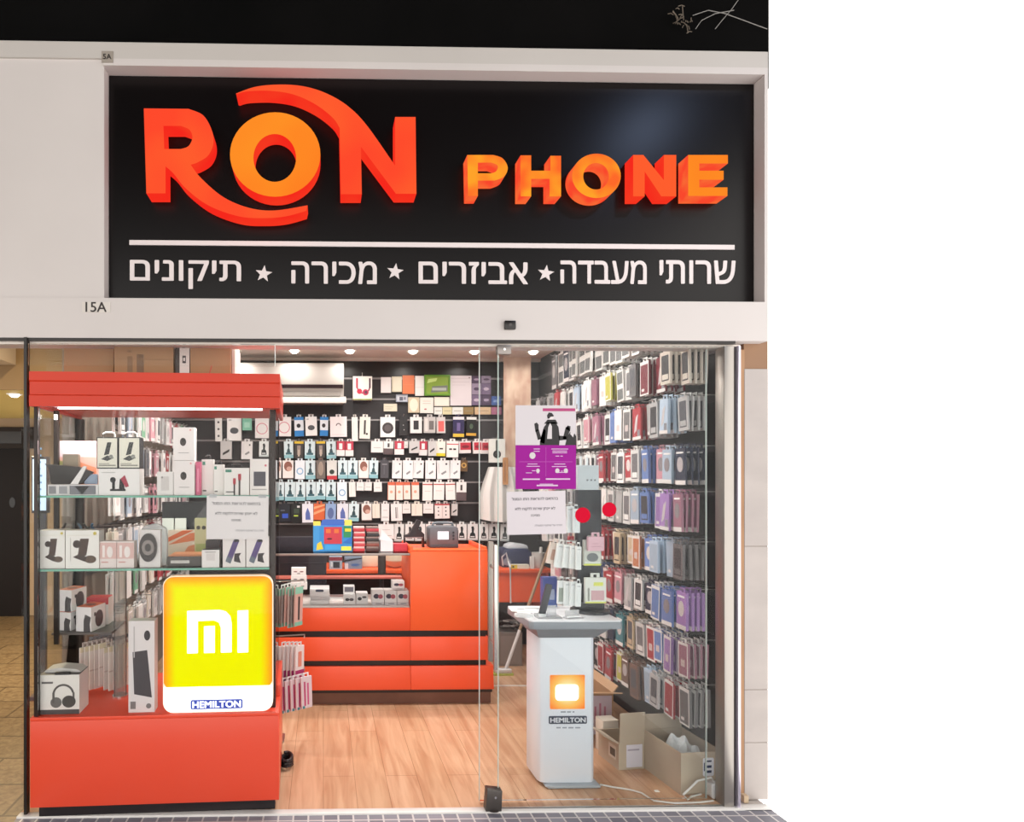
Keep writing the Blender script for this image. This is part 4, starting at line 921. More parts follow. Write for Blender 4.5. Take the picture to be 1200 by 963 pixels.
b1 = boxed('charging_stand_box', 'black edged box picturing a phone stand, nearer the lift, atop the white charger box', 'product box', CF, 113.5, 138, 512, 0.065, ZS1 + cl(140, 549, .1)[1] - ZS1, .07, '#232325', STAND, parts=carry)
ZB_ = cl(140, 549, .055)[1]
b1.location.z = ZB_ + .0006
boxed('charging_stand_box', 'black edged box picturing a phone stand, nearer the door, atop the white charger box', 'product box', CF, 139, 164, 512, 0.065, ZB_, .07, '#232325', STAND, parts=carry)
boxed('charger_box', 'wide white box picturing a black charging dock with red phone, upper shelf', 'product box', CF, 115.5, 163.5, 549.5, 0.055, ZS1, .09, '#e9e6e4', [('r', .28, .16, .66, .24, '#1c1b1d'), ('r', .33, .2, .4, .6, '#1c1b1d'), ('d', .35, .58, .07, '#1c1b1d'), ('p', [(.5, .22), (.64, .22), (.6, .62), (.52, .62)], '#1c1b1d'), ('p', [(.54, .62), (.64, .76), (.74, .34), (.66, .3)], '#a83a4e'), ('r', .08, .84, .4, .88, '#c2bfbd')], side='#dcd9d7', h=ZB_ - ZS1)
boxed('flat_box', 'flat silver printed box at the lift end of the upper glass shelf', 'product box', CF, 56, 80, 567.5, 0.060, ZS1, .1, '#d9d6d6', [('r', .05, .15, .4, .85, '#8a8a8e'), ('r', .55, .15, .95, .85, '#98989c')])
fb = boxed('flat_box', 'flat silver box with dark diamond print beside the white charger box', 'product box', CF, 80.5, 115, 567.5, 0.060, ZS1, .1, '#dedbdb', [('r', .03, .1, .92, .9, '#7a7a80'), ('p', [(.2, .85), (.45, .05), (.7, .85)], '#1d1c1e')])
# dark holder lying on the flat boxes
zf = cl(90, 567.5, .075)[1] + .001
p = CF.world(cl(84, 560, .11)[0], .11, zf)
t = thing('phone_holder', 'black folding phone holder lying on the flat silver boxes', 'phone holder', p, CF.a + .2)
MB().prism([(-.09, 0), (.05, 0), (.1, .06), (.04, .085), (-.12, .1), (-.1, .08)], -.03, .05, mat('#2d2927', .4)).build('cradle', t, bevel=.004)
MB().prism([(.0, .0), (.035, 0), (.075, .085), (.06, .09)], -.045, -.031, mat('#b9b6b4', .3, .6)).build('clip_arm', t)
MB().box(.06, .12, -.02, .03, 0, .05, mat('#8fa0b5', .4)).build('mount_pad', t, bevel=.004)
boxed('gift_box', 'pink and orange printed box standing behind the phone holder', 'product box', CF, 66, 113, 516.5, .215, ZS1, .05, '#d9a79a', [('r', 0, .7, 1, 1, '#e6cdd2'), ('p', [(0, 0), (.35, 0), (.3, .6), (0, .65)], '#a8a869'), ('p', [(.45, 0), (1, 0), (1, .5), (.6, .6)], '#d98a68'), ('r', .32, .36, .95, .43, '#b0513c')])
boxed('speaker_box', 'small brown grey gadget standing before the pink printed box', 'speaker', CF, 73.5, 91.5, 532, .172, ZS1, .03, '#6f6656', [('r', .06, .06, .94, .94, '#7a7060')], bevel=.006)
CAMB = [('d', .47, .56, .15, .2, '#3c3531'), ('d', .5, .6, .07, '#211d1c'), ('r', .25, .22, .75, .24, '#a5a09c'), ('d', .82, .92, .04, '#d98a8a')]
zmid = cl(215, 539.5, .055)[1]
boxed('camera_box', 'tall white box with small dark camera picture, lower of its pair', 'product box', CF, 203.5, 228, 539.5, 0.055, ZS1, .07, '#e7e0de', CAMB, h=zmid - ZS1)
boxed('camera_box', 'tall white box with small dark camera picture, stacked on its twin', 'product box', CF, 203, 227.5, 500.5, 0.055, zmid, .07, '#e7e0de', CAMB)
boxed('earbud_box', 'small cream box with pale case picture beside the camera boxes', 'product box', CF, 184, 202.8, 552.5, 0.055, ZS1, .06, '#e3dedb', [('r', .25, .2, .75, .8, '#cfc9c6'), ('d', .32, .76, .06, '#8a8582')])
boxed('slim_box', 'slim bright pink box on the upper glass shelf', 'product box', CF, 229.4, 234.8, 541, 0.065, ZS1, .06, '#c95a7c', [('r', .3, .1, .7, .8, '#e08aa4')])
CBL = [('r', .06, .84, .3, .94, '#4a8a74'), ('r', .08, .1, .4, .14, '#5a5754')]
boxed('cable_box', 'white cable box with green mark, nearest the slim pink box', 'product box', CF, 236.5, 250, 538, 0.105, ZS1, .05, '#e6e1dd', CBL, parts=carry_dark)
boxed('cable_box', 'white cable box with green mark, between two like it', 'product box', CF, 250.5, 262, 544, 0.075, ZS1, .05, '#e6e1dd', CBL, parts=carry_dark)
boxed('cable_box', 'white cable box picturing two black cables with red plugs', 'product box', CF, 262.5, 292, 548, 0.045, ZS1, .05, '#e6e1dd', CBL + [('r', .38, 0, .44, .4, '#3a3032'), ('r', .36, .4, .47, .62, '#b03a44'), ('r', .58, 0, .65, .55, '#3a3032'), ('r', .56, .55, .68, .78, '#b03a44')], parts=carry_dark)
boxed('power_bank_box', 'white box with dark square gadget picture at the door end of the upper shelf', 'product box', CF, 293, 314.5, 537.5, 0.045, ZS1, .06, '#e2dbd7', [('r', .2, .25, .85, .65, '#4e4a52'), ('r', .1, .14, .9, .17, '#a5a09c'), ('d', .85, .82, .06, '#c95a6a')])
# second shelf
PH = [('r', .0, .86, 1, .88, '#e0ddd2'), ('p', [(.36, .3), (.62, .34), (.7, .78), (.44, .78)], '#4c3a32'), ('d', .34, .64, .12, '#3b2e29'), ('d', .74, .24, .18, .12, '#5d4c41'), ('p', [(.22, .3), (.58, .18), (.64, .3), (.4, .38)], '#3f322c'), ('d', .88, .92, .05, '#c9b858')]
boxed('phone_mount_box', 'white box picturing a brown phone mount, at the lift end of the middle shelf', 'product box', CF, 46, 76, 621, 0.055, ZS2, .08, '#e9e6e1', PH, side='#dcd9d4')
boxed('phone_mount_box', 'white box picturing a brown phone mount, second on the middle shelf', 'product box', CF, 76.8, 116, 621, 0.045, ZS2, .08, '#ebe8e3', PH + [('r', .14, .2, .16, .8, '#b9b4ae')], side='#dcd9d4')
PK = [('r', 0, .35, 1, .95, '#dcb8b2'), ('r', .15, .4, .3, .85, '#efe4e0'), ('p', oval(.6, .6, .18, 14, 1.2), '#efe6e2'), ('r', .1, .2, .5, .24, '#cf9a92')]
for i, (a, b, lab) in enumerate(((117, 136.5, 'small pink fronted box on the middle shelf beside the brown mount box'), (137, 157, 'small pink fronted box on the middle shelf beside the bagged gadget'))):
    boxed('lamp_box', lab, 'product box', CF, a, b, 634, 0.055, ZS2, .06, '#e6dad6', PK)
cx, w, h = std(CF, 157, 195, 616, 0.055, ZS2)
t = thing('bagged_gadget', 'round black gadget pack in a clear plastic bag on the middle shelf', 'bagged product', CF.world(cx, 0.055, ZS2 + .0006), CF.a)
MB().box(-w * .34, w * .3, .01, .05, 0, h * .9, mat('#e2dcda', .4)).build('card', t)
m = MB(); m.disc(-.01, h * .48, w * .27, -.004, mat('#3a3231', .3), 28, h * .34, .014); m.ring(-.01, h * .48, w * .19, w * .1, -.005, mat('#8d8480', .3), 28, k=1.25); m.build('round_gadget', t)
m = MB()
P = [(-w * .46, 0.001), (w * .44, 0.001), (w * .46, h * .6), (w * .42, h * .92), (w * .1, h * 1.04), (-w * .3, h * .98), (-w * .44, h * .8)]
m.prism(P, .052, .09, FILM); m.build('clear_bag', t, bevel=.012)
t = boxed('cable_tray', 'orange and white patterned flat box with dark grey label band', 'product box', CF, 196, 236, 645, 0.095, ZS2, .2, '#57524f', [('r', .1, .3, .65, .6, '#c9c4c0')], top='#d98a68', h=.05)
cx, w, h = std(CF, 197, 236, 622, .3, ZS2)
boxed('patterned_box', 'orange swirl patterned box behind the dark label band', 'product box', CF, 197, 240, 621, .37, ZS2, .05, '#d9c3b4', [('p', [(0, .5), (.6, .9), (1, .95), (1, .7), (.5, .6)], '#cf7350'), ('p', [(.3, 0), (.55, .45), (1, .6), (1, .2), (.7, 0)], '#d98a66'), ('p', [(0, .75), (.4, 1), (.7, 1), (0, .6)], '#c9633f'), ('p', oval(.75, .55, .1), '#e8d9cc')])
boxed('watch_box', 'small white box with open dark top on the middle shelf', 'product box', CF, 236.5, 257, 644, 0.045, ZS2, .06, '#e6e1df', [('r', .25, .4, .75, .8, '#d6cfcd'), ('r', .2, .85, .8, .9, '#a5a09e')], top='#2c2426', side='#8a8480')
t = boxed('glass_panel_box', 'black topped carton standing behind the small white box', 'product box', CF, 241, 257, 633, .15, ZS2, .05, '#3a2e30', None)
PM2 = [('p', [(.12, .2), (.34, .12), (.72, .86), (.48, .92)], '#5b4a7c'), ('p', [(.12, .2), (.34, .12), (.42, .3), (.2, .38)], '#6c7480'), ('p', [(.5, .84), (.74, .86), (.7, .95), (.5, .94)], '#2f2a30'), ('p', [(.5, .2), (.8, .14), (.72, .36), (.82, .48), (.52, .46)], '#383234')]
boxed('phone_mount_box', 'white box picturing a purple phone on a mount, beside the small white box', 'product box', CF, 261, 287.5, 629.5, 0.045, ZS2, .07, '#e5dedb', PM2)
boxed('phone_mount_box', 'box picturing a purple phone on a mount, door end of the middle shelf', 'product box', CF, 288.5, 315, 629.5, 0.045, ZS2, .07, '#e5dedb', PM2)
# things further back on the middle shelf
boxed('black_box', 'long black box with pale lettering behind the notice on the middle shelf', 'product box', CF, 190, 246, 588, .46, ZS2, .08, '#232124', [('r', .1, .48, .42, .56, '#b9b4b2'), ('p', [(.62, .6), (.9, .95), (.95, .95), (.95, .3)], '#5c585b')])
for i, (a, b) in enumerate(((190, 203.5), (205, 218))):
    boxed('small_box', ('small white box with black dots print before the long black box', 'small white box with faint print before the long black box')[i], 'product box', CF, a, b, 607, .43, ZS2, .02, '#e2dfdd', [('d', .3, .5, .06, '#3a3738'), ('d', .6, .4, .08, '#6a6768')] if i == 0 else [('r', .2, .5, .8, .54, '#b9b4b2')])
boxed('toy_box', 'small green and cream box peeping out beside the notice', 'product box', CF, 228, 243, 607, .3, ZS2, .04, '#b3ab84', [('d', .3, .78, .16, '#3f3a36'), ('d', .72, .78, .16, '#3f3a36'), ('r', .1, .1, .9, .4, '#8f9a62')])
for i, px in enumerate((74, 84, 92.5, 101, 110)):
    x, z = cl(px, 617, .24)
    t = thing('cable_loop', f'coiled dark cable lying behind the mount boxes, {ORD[i + 1]} from the lift end', 'cable', CF.world(x, .24, ZS2 + .0006), CF.a + i)
    hh = max(.06, cl(px, 611, .24)[1] - ZS2)
    m = MB(); m.tube([(.01 * math.cos(a * .5), .01 * math.sin(a * .5), hh * .2 + hh * .75 * a / 26) for a in range(27)], .006, mat(('#2a2627', '#3a3536', '#46586c', '#2a2627', '#3f5b78')[i], .5)); m.build('coil', t)
    MB().box(-.012, .012, -.012, .012, 0, hh * .2, mat('#d9d4d0', .4)).build('tray', t)
# lower compartment
HP = [('r', 0, 0, 1, .12, '#4b4a4b'), ('r', .06, .78, .34, .83, '#6a6766'), ('o', .6, .5, .27, .22, .2, PI - .2, '#5d5957'), ('p', oval(.42, .3, .14, 16, .95), '#6b6866'), ('p', oval(.74, .32, .17, 16, .9), '#4a4644'), ('r', .33, .3, .38, .55, '#5d5957'), ('r', .83, .34, .88, .55, '#5d5957'), ('d', .41, .28, .08, '#9b9896')]
def topflap(t, w, h, d):
    MB().prism([(-w * .47, 0), (w * .47, 0), (w * .36, .014), (-w * .1, .022), (-w * .42, .012)], .04, d, mat('#d9d5d0', .5)).build('paper_sheet', t, loc=(0, 0, h)) 
    MB().box(-.02, .05, -.002, .012, h, h + .012, mat('#2a2829', .4)).build('hang_clip', t)
boxed('headphone_box', 'white box picturing grey headphones on the red deck of the showcase', 'product box', CF, 46, 93, 790, .04, ZB1, .13, '#e9e5e0', HP, side='#ded9d4', top='#4a4645', parts=topflap)
SB = [('p', [(.22, .2), (.9, .16), (.72, .68), (.16, .66)], '#4a4448'), ('d', .72, .84, .12, .2, '#3f3a3e'), ('r', .2, .6, .24, .94, '#c2bcbc'), ('r', .08, .04, .28, .12, '#7f7a7a'), ('d', .78, .07, .1, '#7f7a7a')]
boxed('soundbar_box', 'tall white box picturing a grey speaker, standing beside the lit sign', 'product box', CF, 150.5, 181, 727, .04, ZB1, .07, '#e6dfdf', SB, side='#d4cdcd', yaw=0)
SPK = [('p', [(.5, 0), (.95, .0), (.9, .3), (.98, .6), (.6, .7), (.5, .45)], '#4a4446'), ('r', .03, .3, .06, .8, '#c9c4c4')]
def ospeak(a, b, pt, y, zb3, lab, yaw):
    def pr(t, w, h, d):
        m = MB(); Rm = Matrix.Translation((w / 2, 0, 0)) @ Matrix.Rotation(PI / 2, 4, 'Z')
        m.prism(oval(d * .55, h * .45, d * .28, 18, 1.2), -.001, 0, mat('#4f494d', .4), Rm); m.box(d * .2, d * .32, -.001, 0, h * .6, h * .75, mat('#3a3538', .4), Rm); m.build('printed_side', t)
        MB().prism(oval(0, 0, d * .2, 16, 1), 0, .001, mat('#7a3a2e', .4), Matrix.Translation((0, d / 2, h + .001)) @ Matrix.Rotation(PI / 2, 4, 'X')).build('printed_lid', t)
    return boxed('speaker_carton', lab, 'product box', CF, a, b, pt, y, zb3, .13, '#e2dcdc', SPK, top='#d9613f', yaw=yaw, parts=pr)
zsh = zl + .0012
ospeak(66, 84, 717, .25, zsh, 'white speaker carton with orange lid under the topmost carton', -.25)
ospeak(88, 108, 711, .22, zsh, 'white speaker carton with orange lid, nearest the door on the small shelf', -.25)
zup = .003 + zsh + std(CF, 66, 84, 717, .24, zsh)[2]
ospeak(67, 85, 691, .24, zup, 'white speaker carton with orange lid, topmost of the small shelf', -.25)
boxed('red_box', 'flat red and white box lying at the back of the small shelf', 'product box', CF, 101, 127, 700, .37, zsh, .09, '#e0d6d6', [('r', 0, .75, 1, 1, '#b93a40')], top='#c23a3e')
# a row of pale hanging packs low in the case
HB = mat('#b8b6b4', .3, .9)
for i in range(10):
    px = 99 + i * 5.6; yy = .36
    x, z = cl(px, 754 - (i % 5) * 1.2, yy); zb4 = cl(px, 822, yy)[1]; h = z - max(zb4, ZB1 + .014) - .016
    o = link('cable_pack', pack_mesh(('low', i % 4), .062, round(h, 2) - .006, .007, ('#e4ddd8', '#dcd5d0', '#e8e1da', '#d9cfca')[i % 4], [('r', 0, .42, 1, .45, '#c9b9b2'), ('r', 0, .88, 1, 1, '#d9d0b4')]), None, CF.world(x, yy, z), CF.a + .9)
    tag(o, f'slim pale hanging pack low in the showcase, {ORD[i + 1]} from the headphone box', 'cable pack', 'pale packs hanging low in the showcase')
    k = link('peg_hook', hook_mesh(.12), None, CF.world(x, yy, z) + Vector((0, .1, 0)), CF.a); tag(k, f'steel hook holding the {ORD[i + 1]} slim pale pack low in the showcase', 'peg hook', 'hooks low in the showcase')
# cartons on top of the case
def flaps(t, w, h, d):
    MB().box(-w / 2, w / 2, d * .48, d * .52, h, h + .0015, mat('#9a7a52', .3)).build('tape', t)
CTN = '#a98057'
def carton(lab, a, b, pt, y, d, A, base=CTN):
    cx, w, h = std(CF, a, b, pt, y, ZH1 - .004)
    t = thing('carton', lab, 'cardboard box', CF.world(cx, y, ZH1 - .003), CF.a)
    MB().box(-w / 2, w / 2, 0, d, 0, h, CARD).build('carton_body', t)
    if A: art(MB(), A, -w / 2, 0, w, h, 0).build('printing', t)
    flaps(t, w, h, d); return t
carton('dark brown carton on top of the showcase at the lift end', 75, 133, 398, .3, .3, [])
carton('brown carton with printed marks on top of the showcase', 134, 203, 399, .24, .3, [('r', .22, .1, .31, .6, '#8a6a4a'), ('r', .38, .1, .5, .65, '#7d5f43'), ('r', .22, .7, .3, .74, '#8a6a4a'), ('r', 0, .52, 1, .54, '#9d7a55')])
t = boxed('printed_strip', 'narrow white box with black square marks between the cartons', 'product box', CF, 205.5, 222, 398, .25, ZH1 - .003, .08, '#3c3029', [('r', .3, 0, 1, 1, '#e6e0da'), ('r', .5, .44, .75, .62, '#3a3536'), ('r', .56, .49, .69, .57, '#e6e0da'), ('r', .5, .8, .72, .9, '#3a3536'), ('r', .5, .1, .7, .2, '#a8a2a0')])
carton('brown carton with a red scrawl on top of the showcase, nearest the door', 223, 270, 400, .25, .3, [('p', [(.4, .0), (.43, 0), (.55, .4), (.52, .4)], '#c05a48')])
MB_ = cl(273.5, 420, .3)[0]
t = thing('white_board', 'white upright board on the showcase beside the brown carton', 'board', CF.world(MB_, .3, ZH1 - .003), CF.a)
MB().box(-.008, .008, 0, .3, 0, cl(273, 400, .3)[1] - ZH1, mat('#e4ded8', .5)).build('panel', t)
# lit information screen seen through the glass, in the corridor
p0, p1 = W(40, 598, 1.6), W(52.5, 538, 1.6)
t = thing('info_screen', 'tall lit blue white screen standing in the corridor beyond the showcase', 'screen', ((p0.x + p1.x) / 2, 1.6, 0))
hw = (p1.x - p0.x) / 2 + .01
MB().box(-hw - .01, hw + .01, 0, .05, p0.z - .02, p1.z + .02, mat('#3a3a40', .4)).build('frame', t, bevel=.004)
s = MB().box(-hw, hw, -.003, 0, p0.z, p1.z, mat('#b9d4f2', .3, 0, .5, '#b9d6f6', .9)).build('screen', t)
m = MB()
for k in range(9): m.box(-hw * .7, hw * (.2 + .06 * (k % 5)), -.0045, -.003, p0.z + .05 + k * .05, p0.z + .065 + k * .05, mat('#6f92b8', .3, 0, .5, '#7fa6d0', .6))
m.build('menu_lines', s)
MB().box(-.04, .04, .01, .04, .02, p0.z, mat('#4a4a50', .4)).build('stand', t); MB().box(-.06, .06, -.04, .08, -.006, .02, mat('#4a4a50', .4)).build('base', t)
# lift in the corridor
a, b = W(-40, 720, YW), W(32, 525, YW)
t = thing('lift_doors', 'dark brown lift doors at the end of the corridor', 'lift', ((a.x + b.x) / 2, YW, -.006))
w = b.x - a.x; h = b.z
DK = mat('#17110f', .45, 0, .15)
MB().box(-w / 2, -.003, -.02, 0, 0, h, DK).build('door_leaf', t); MB().box(.003, w / 2, -.02, 0, 0, h, DK).build('door_leaf', t)
hz2 = W(15, 500, YW).z
f = MB().box(-w / 2 - .1, w / 2 + .1, -.05, 0, h, hz2, mat('#241b16', .45, 0, .2)).build('header', t)
u = W(12, 513, YW).x - (a.x + b.x) / 2
MB().box(u - .16, u + .16, -.056, -.05, h + .06, h + .2, mat('#191514', .3)).build('indicator', f)
u = W(15.5, 588, YW); MB().disc(u.x - (a.x + b.x) / 2, u.z, .035, -.024, mat('#0e0b0a', .3), 20, .06, .004).build('floor_sign', t)

# ================================================================== NOTICES ON THE GLASS
def notice(name, lab, cat, px0, py0, px1, py1, y, tilt=0.0, base='#e4e0e6', fr=ROOM):
    x0, z0 = fr.at(px0, py1, y); x1, z1 = fr.at(px1, py0, y)
    t = thing(name, lab, cat, fr.world((x0 + x1) / 2, y, (z0 + z1) / 2), 0, None, (0, tilt, fr.a))
    return t, x1 - x0, z1 - z0
def hebrew_notice(lab, *a, **k):
    t, w, h = notice('notice', lab, 'paper notice', *a, **k)
    MB().box(-w / 2, w / 2, -.0006, 0, -h / 2, h / 2, mat('#e4dede' if k.get('fr') else '#cdc7cc', .6)).build('sheet', t)
    ink = mat('#3a3740', .6); ink2 = mat('#6d6a74', .6)
    for txt, ww, x, z, i in (('בהתאם להוראות התו הסגול', .78, -.02, .33, ink), ('לא יינתן שירות ללקוח ללא', .68, -.02, .09, ink), ('מסיכה', .15, -.02, -.06, ink), ('תודה על שיתוף הפעולה', .46, .2, -.3, ink2)):
        link('lettering', text_mesh(txt, w * ww, i, None, 0, 0, .0004, .012 if i is ink else .0, True), t, (x * w, -.0011, z * h))
    for sx in (-1, 1) if k.get('fr') else (): MB().box(-.018, .018, -.0012, -.0006, -.008, .008, FILM).build('tape', t, loc=(sx * w * .4, 0, h / 2))
    return t
hebrew_notice('white printed notice taped to the glass of the red showcase', 242, 581, 314.5, 632, .0145, .012, fr=CF)
hebrew_notice('white printed notice on the glass pane under the purple poster', 594, 575.5, 663, 626, -.0062, -.02)
t, w, h = notice('health_poster', 'purple and white poster of black clad figures on the glass pane', 'poster', 604, 475, 675, 573, -.0062, .0)
MB().box(-w / 2, w / 2, -.0006, 0, -h / 2, h / 2, mat('#c9c4c8', .6)).build('sheet', t)
MB().box(-w / 2, w / 2, -.001, -.0006, -h / 2, -h / 2 + h * .525, mat('#94208c', .6, 0, .1)).build('purple_field', t)
PB = [('r', .45, .93, .985, .965, '#a8336e')]
m = art(MB(), PB, -w / 2, -h / 2, w, h, -.0006)
K = mat('#1b191b', .6); GR = mat('#c9c4c6', .6)
def fig(pts, mm=K, yy=-.0012): m.prism([(-w / 2 + u * w, -h / 2 + v * h) for u, v in pts], yy, -.0006, mm)
fig([(.40, .525), (.42, .62), (.47, .74), (.53, .8), (.66, .8), (.71, .74), (.73, .62), (.72, .525)])
fig([(.47, .78), (.53, .83), (.66, .83), (.7, .78)])
fig([(.40, .56), (.46, .72), (.50, .70), (.48, .54)])
fig([(.31, .78), (.35, .795), (.38, .77), (.38, .70), (.33, .68)]); fig([(.33, .70), (.38, .72), (.43, .60), (.37, .585)]); fig([(.37, .6), (.43, .62), (.49, .7), (.47, .6)])
fig([(.71, .64), (.72, .58), (.84, .59), (.84, .63)]); fig([(.78, .6), (.84, .59), (.9, .70), (.87, .75), (.83, .74)]); fig([(.83, .72), (.86, .76), (.91, .75), (.9, .69)])
fig([(.82, .525), (.85, .62), (.9, .68), (.96, .68), (1.0, .63), (1.0, .525)])
fig([(.53, .84), (.52, .88), (.55, .915), (.6, .91), (.63, .88), (.61, .85)])
fig([(.55, .83), (.58, .87), (.63, .87), (.62, .83)], mat('#d9d2d2', .6), -.0014)
fig([(.54, .86), (.63, .868), (.63, .88), (.54, .875)], K, -.0016)
fig([(.52, .6), (.54, .74), (.57, .79), (.6, .75), (.6, .6)], GR, -.0016)
fig([(.9, .66), (.93, .71), (.97, .67), (.95, .62)], GR, -.0016)
for cx_, cy_, s_ in ((.28, .4, .05), (.69, .22, .035), (.83, .22, .035), (.37, .22, .03)):
    m.prism([(-w / 2 + cx_ * w + x * w, -h / 2 + cy_ * h + z * h) for x, z in oval(0, 0, s_, 14, .8)], -.0016, -.001, GR)
LW = mat('#d0b8d2', .6)
for u0, u1, v in ((.3, .4, .475), (.3, .4, .447), (.59, .87, .475), (.61, .85, .45), (.61, .85, .43), (.2, .36, .295), (.18, .4, .268), (.64, .82, .295), (.6, .84, .265), (.66, .72, .39), (.74, .78, .39), (.17, .27, .19), (.27, .33, .215), (.66, .86, .195), (.75, .78, .21), (.35, .39, .19), (.12, .4, .11), (.5, .9, .112), (.4, .62, .055), (.35, .7, .035)):
    m.box(-w / 2 + u0 * w, -w / 2 + u1 * w, -.0015, -.001, -h / 2 + v * h, -h / 2 + v * h + (.016 if u1 - u0 > .25 and v < .12 else .008) * h, LW)
for v in (.325,): m.box(-w / 2 + .06 * w, w / 2 - .06 * w, -.0014, -.001, -h / 2 + v * h, -h / 2 + (v + .003) * h, mat('#c76ac0', .5))
m.box(-w / 2 + .5 * w, -w / 2 + .503 * w, -.0014, -.001, -h / 2 + .15 * h, -h / 2 + .5 * h, mat('#c76ac0', .5))
m.build('printing', t)
for i, (px, py, r, y) in enumerate(((683, 603.5, 9, -.0062), (714, 597, 8.5, -.0062))):
    p = W(px, py, y); rr = r / 238
    t = thing('safety_dot', ('round red sticker on the fixed glass pane beside the white notice', 'round red sticker on the fixed glass pane, nearer the pier')[i], 'sticker', p)
    MB().disc(0, 0, rr, 0, mat('#c4062c', .6, 0, .08), 36, None, .0008).build('disc', t)

# ================================================================== ON AND IN THE COUNTER
YCF = YC + .12
def cbx(*a, **k): return boxed(*a, **k)
ZT2 = ZG + .0012
t = boxed('toy_carton', 'large blue, yellow and red open display box on the glass counter', 'display box', ROOM, 367, 412.5, 616, YCF, ZT2, .12, '#2f86c9', [('r', 0, 0, .16, 1, '#3f92d0'), ('p', [(.08, .05), (.26, .1), (.2, .4), (.1, .3)], '#d8c23a'), ('r', .28, .3, .74, .96, '#c23a48'), ('r', .33, .72, .45, .88, '#d8703a'), ('r', .54, .72, .66, .88, '#d8703a'), ('p', oval(.42, .5, .07), '#5a1f2c'), ('p', oval(.63, .52, .07), '#5a1f2c'), ('r', .78, .55, .98, 1, '#2f8a5a'), ('r', .82, .78, .98, .9, '#e0cf3a'), ('p', [(.76, .35), (1, .6), (1, .3)], '#2a6ec0'), ('r', .72, .04, .98, .2, '#e6dc4a'), ('r', .3, .06, .7, .26, '#3a9ad6')])
cx, w, h = std(ROOM, 367, 412.5, 616, YCF, ZT2)
hd = MB().prism([(-w * .3, h), (-w * .28, h * 1.2), (-w * .24, h * 1.24), (w * .3, h * 1.24), (w * .3, h)], .02, .026, mat('#3a62b0', .4)).build('header_card', t)
m = MB(); m.box(-w * .5, -w * .31, .018, .024, h, h * 1.17, mat('#e3cf52', .4)); m.box(w * .31, w * .5, .018, .024, h, h * 1.22, mat('#e6d45a', .4)); m.build('price_cards', t) if False else None
tag(MB().box(-w * .5, -w * .31, .018, .024, h, h * 1.17, mat('#e3cf52', .4)).build('price_card', t), 'yellow card at the lift side')
MB().box(w * .31, w * .5, .018, .024, h, h * 1.22, mat('#e6d45a', .4)).build('price_card', t)
for s_, (a, b, cols) in enumerate(((414, 427.5, ['#b8363e', '#c2474c', '#b02e38', '#c2474c', '#b8363e']), (429, 444, ['#4a3230', '#8a4a40', '#3a3232', '#2c2a2c', '#b8404a']))):
    cx, w, h0 = std(ROOM, a, b, 617, YCF, ZT2); hh = h0 / 5
    for k in range(5):
        tt = thing('tin', f'{"red flat case beside the blue display box" if s_ == 0 else "dark flat case in the pile before the white box"}, {ORD[5 - k]} from pile top', 'case', (cx + (k % 2) * .003, YCF, ZT2 + hh * k), 0, 'flat cases piled on the counter')
        MB().box(-w / 2, w / 2, 0, .08, 0, hh * .62, mat(cols[k], .3)).build('case_body', tt, bevel=.003)
        MB().box(-w / 2 + .002, w / 2 - .002, .001, .079, hh * .62, hh - .0004, mat(('#e3b8b4', '#8d7a74')[s_], .25)).build('case_lid', tt, bevel=.002)
boxed('paper_box', 'plain white box on the glass counter beside the red box', 'box', ROOM, 446, 460.5, 633, YCF, ZT2, .1, '#e4dcdf', [])
t = thing('paper_slip', 'folded white paper leaning on the white counter box', 'paper', Vector((W(452, 633, YCF).x, YCF + .02, .001 + ZT2 + std(ROOM, 446, 460, 633, YCF, ZT2)[2])))
MB().prism([(-.05, 0), (.04, 0), (.0, .05), (-.03, .08)], 0, .03, mat('#eceaea', .6)).build('sheet', t)
boxed('red_carton', 'small red box at the end of the glass counter', 'box', ROOM, 461.5, 477.5, 637, YCF, ZT2, .08, '#bf2f3d', [('r', .05, .1, .95, .2, '#a82634')], top='#d04a55')
# label printer
YP2 = YC + .22
a, b = W(503.5, 643, YP2), W(537, 613, YP2)
w, h = b.x - a.x, b.z - ZTOP
t = thing('label_printer', 'grey portable label printer with lit screen on the tall orange counter', 'label printer', ((a.x + b.x) / 2, YP2, ZTOP + .001))
GP = mat('#5d6268', .4)
MB().prism([(-w / 2, 0), (w / 2, 0), (w / 2, h * .8), (w * .42, h * .86), (-w * .42, h * .86), (-w / 2, h * .8)], 0, .16, GP).build('body', t, bevel=.006)
m = MB(); m.tube([(-w * .36, .05, h * .84), (-w * .34, .05, h * .97), (-w * .2, .05, h), (w * .2, .05, h), (w * .34, .05, h * .97), (w * .36, .05, h * .84)], .01, mat('#6c7177', .4), 8); m.build('carry_handle', t)
MB().box(-w * .22, w * .16, -.004, 0, h * .34, h * .66, mat('#dfe6ee', .3, 0, .5, '#e6eef8', .7)).build('screen', t)
for k in range(3): MB().disc(w * .33, h * (.36 + .13 * k), .008, -.003, mat('#2c3036', .4), d=.003).build('button', t)
MB().box(-w * .5, w * .5, -.006, .0, .0, h * .12, mat('#43474c', .4)).build('front_lip', t, bevel=.002)
MB().box(w * .5, w * .54, .03, .1, h * .1, h * .7, mat('#2a2c30', .4)).build('side_cover', t, bevel=.003)
a2 = W(489, 640, YP2)
t = thing('card_reader', 'black card reader arm with maroon edge beside the label printer', 'card reader', (a2.x - .015, YP2 + .03, ZTOP + .001))
MB().prism([(-.08, 0), (-.07, 0), (-.07, .07), (.06, .075), (.06, .0), (.075, 0), (.075, .1), (.03, .14), (.05, .2), (.02, .21), (-.04, .1), (-.08, .09)], 0, .05, mat('#241d20', .4)).build('bracket', t, bevel=.003)
MB().box(-.075, .06, -.004, .06, .071, .078, mat('#8d8687', .4)).build('tray', t)
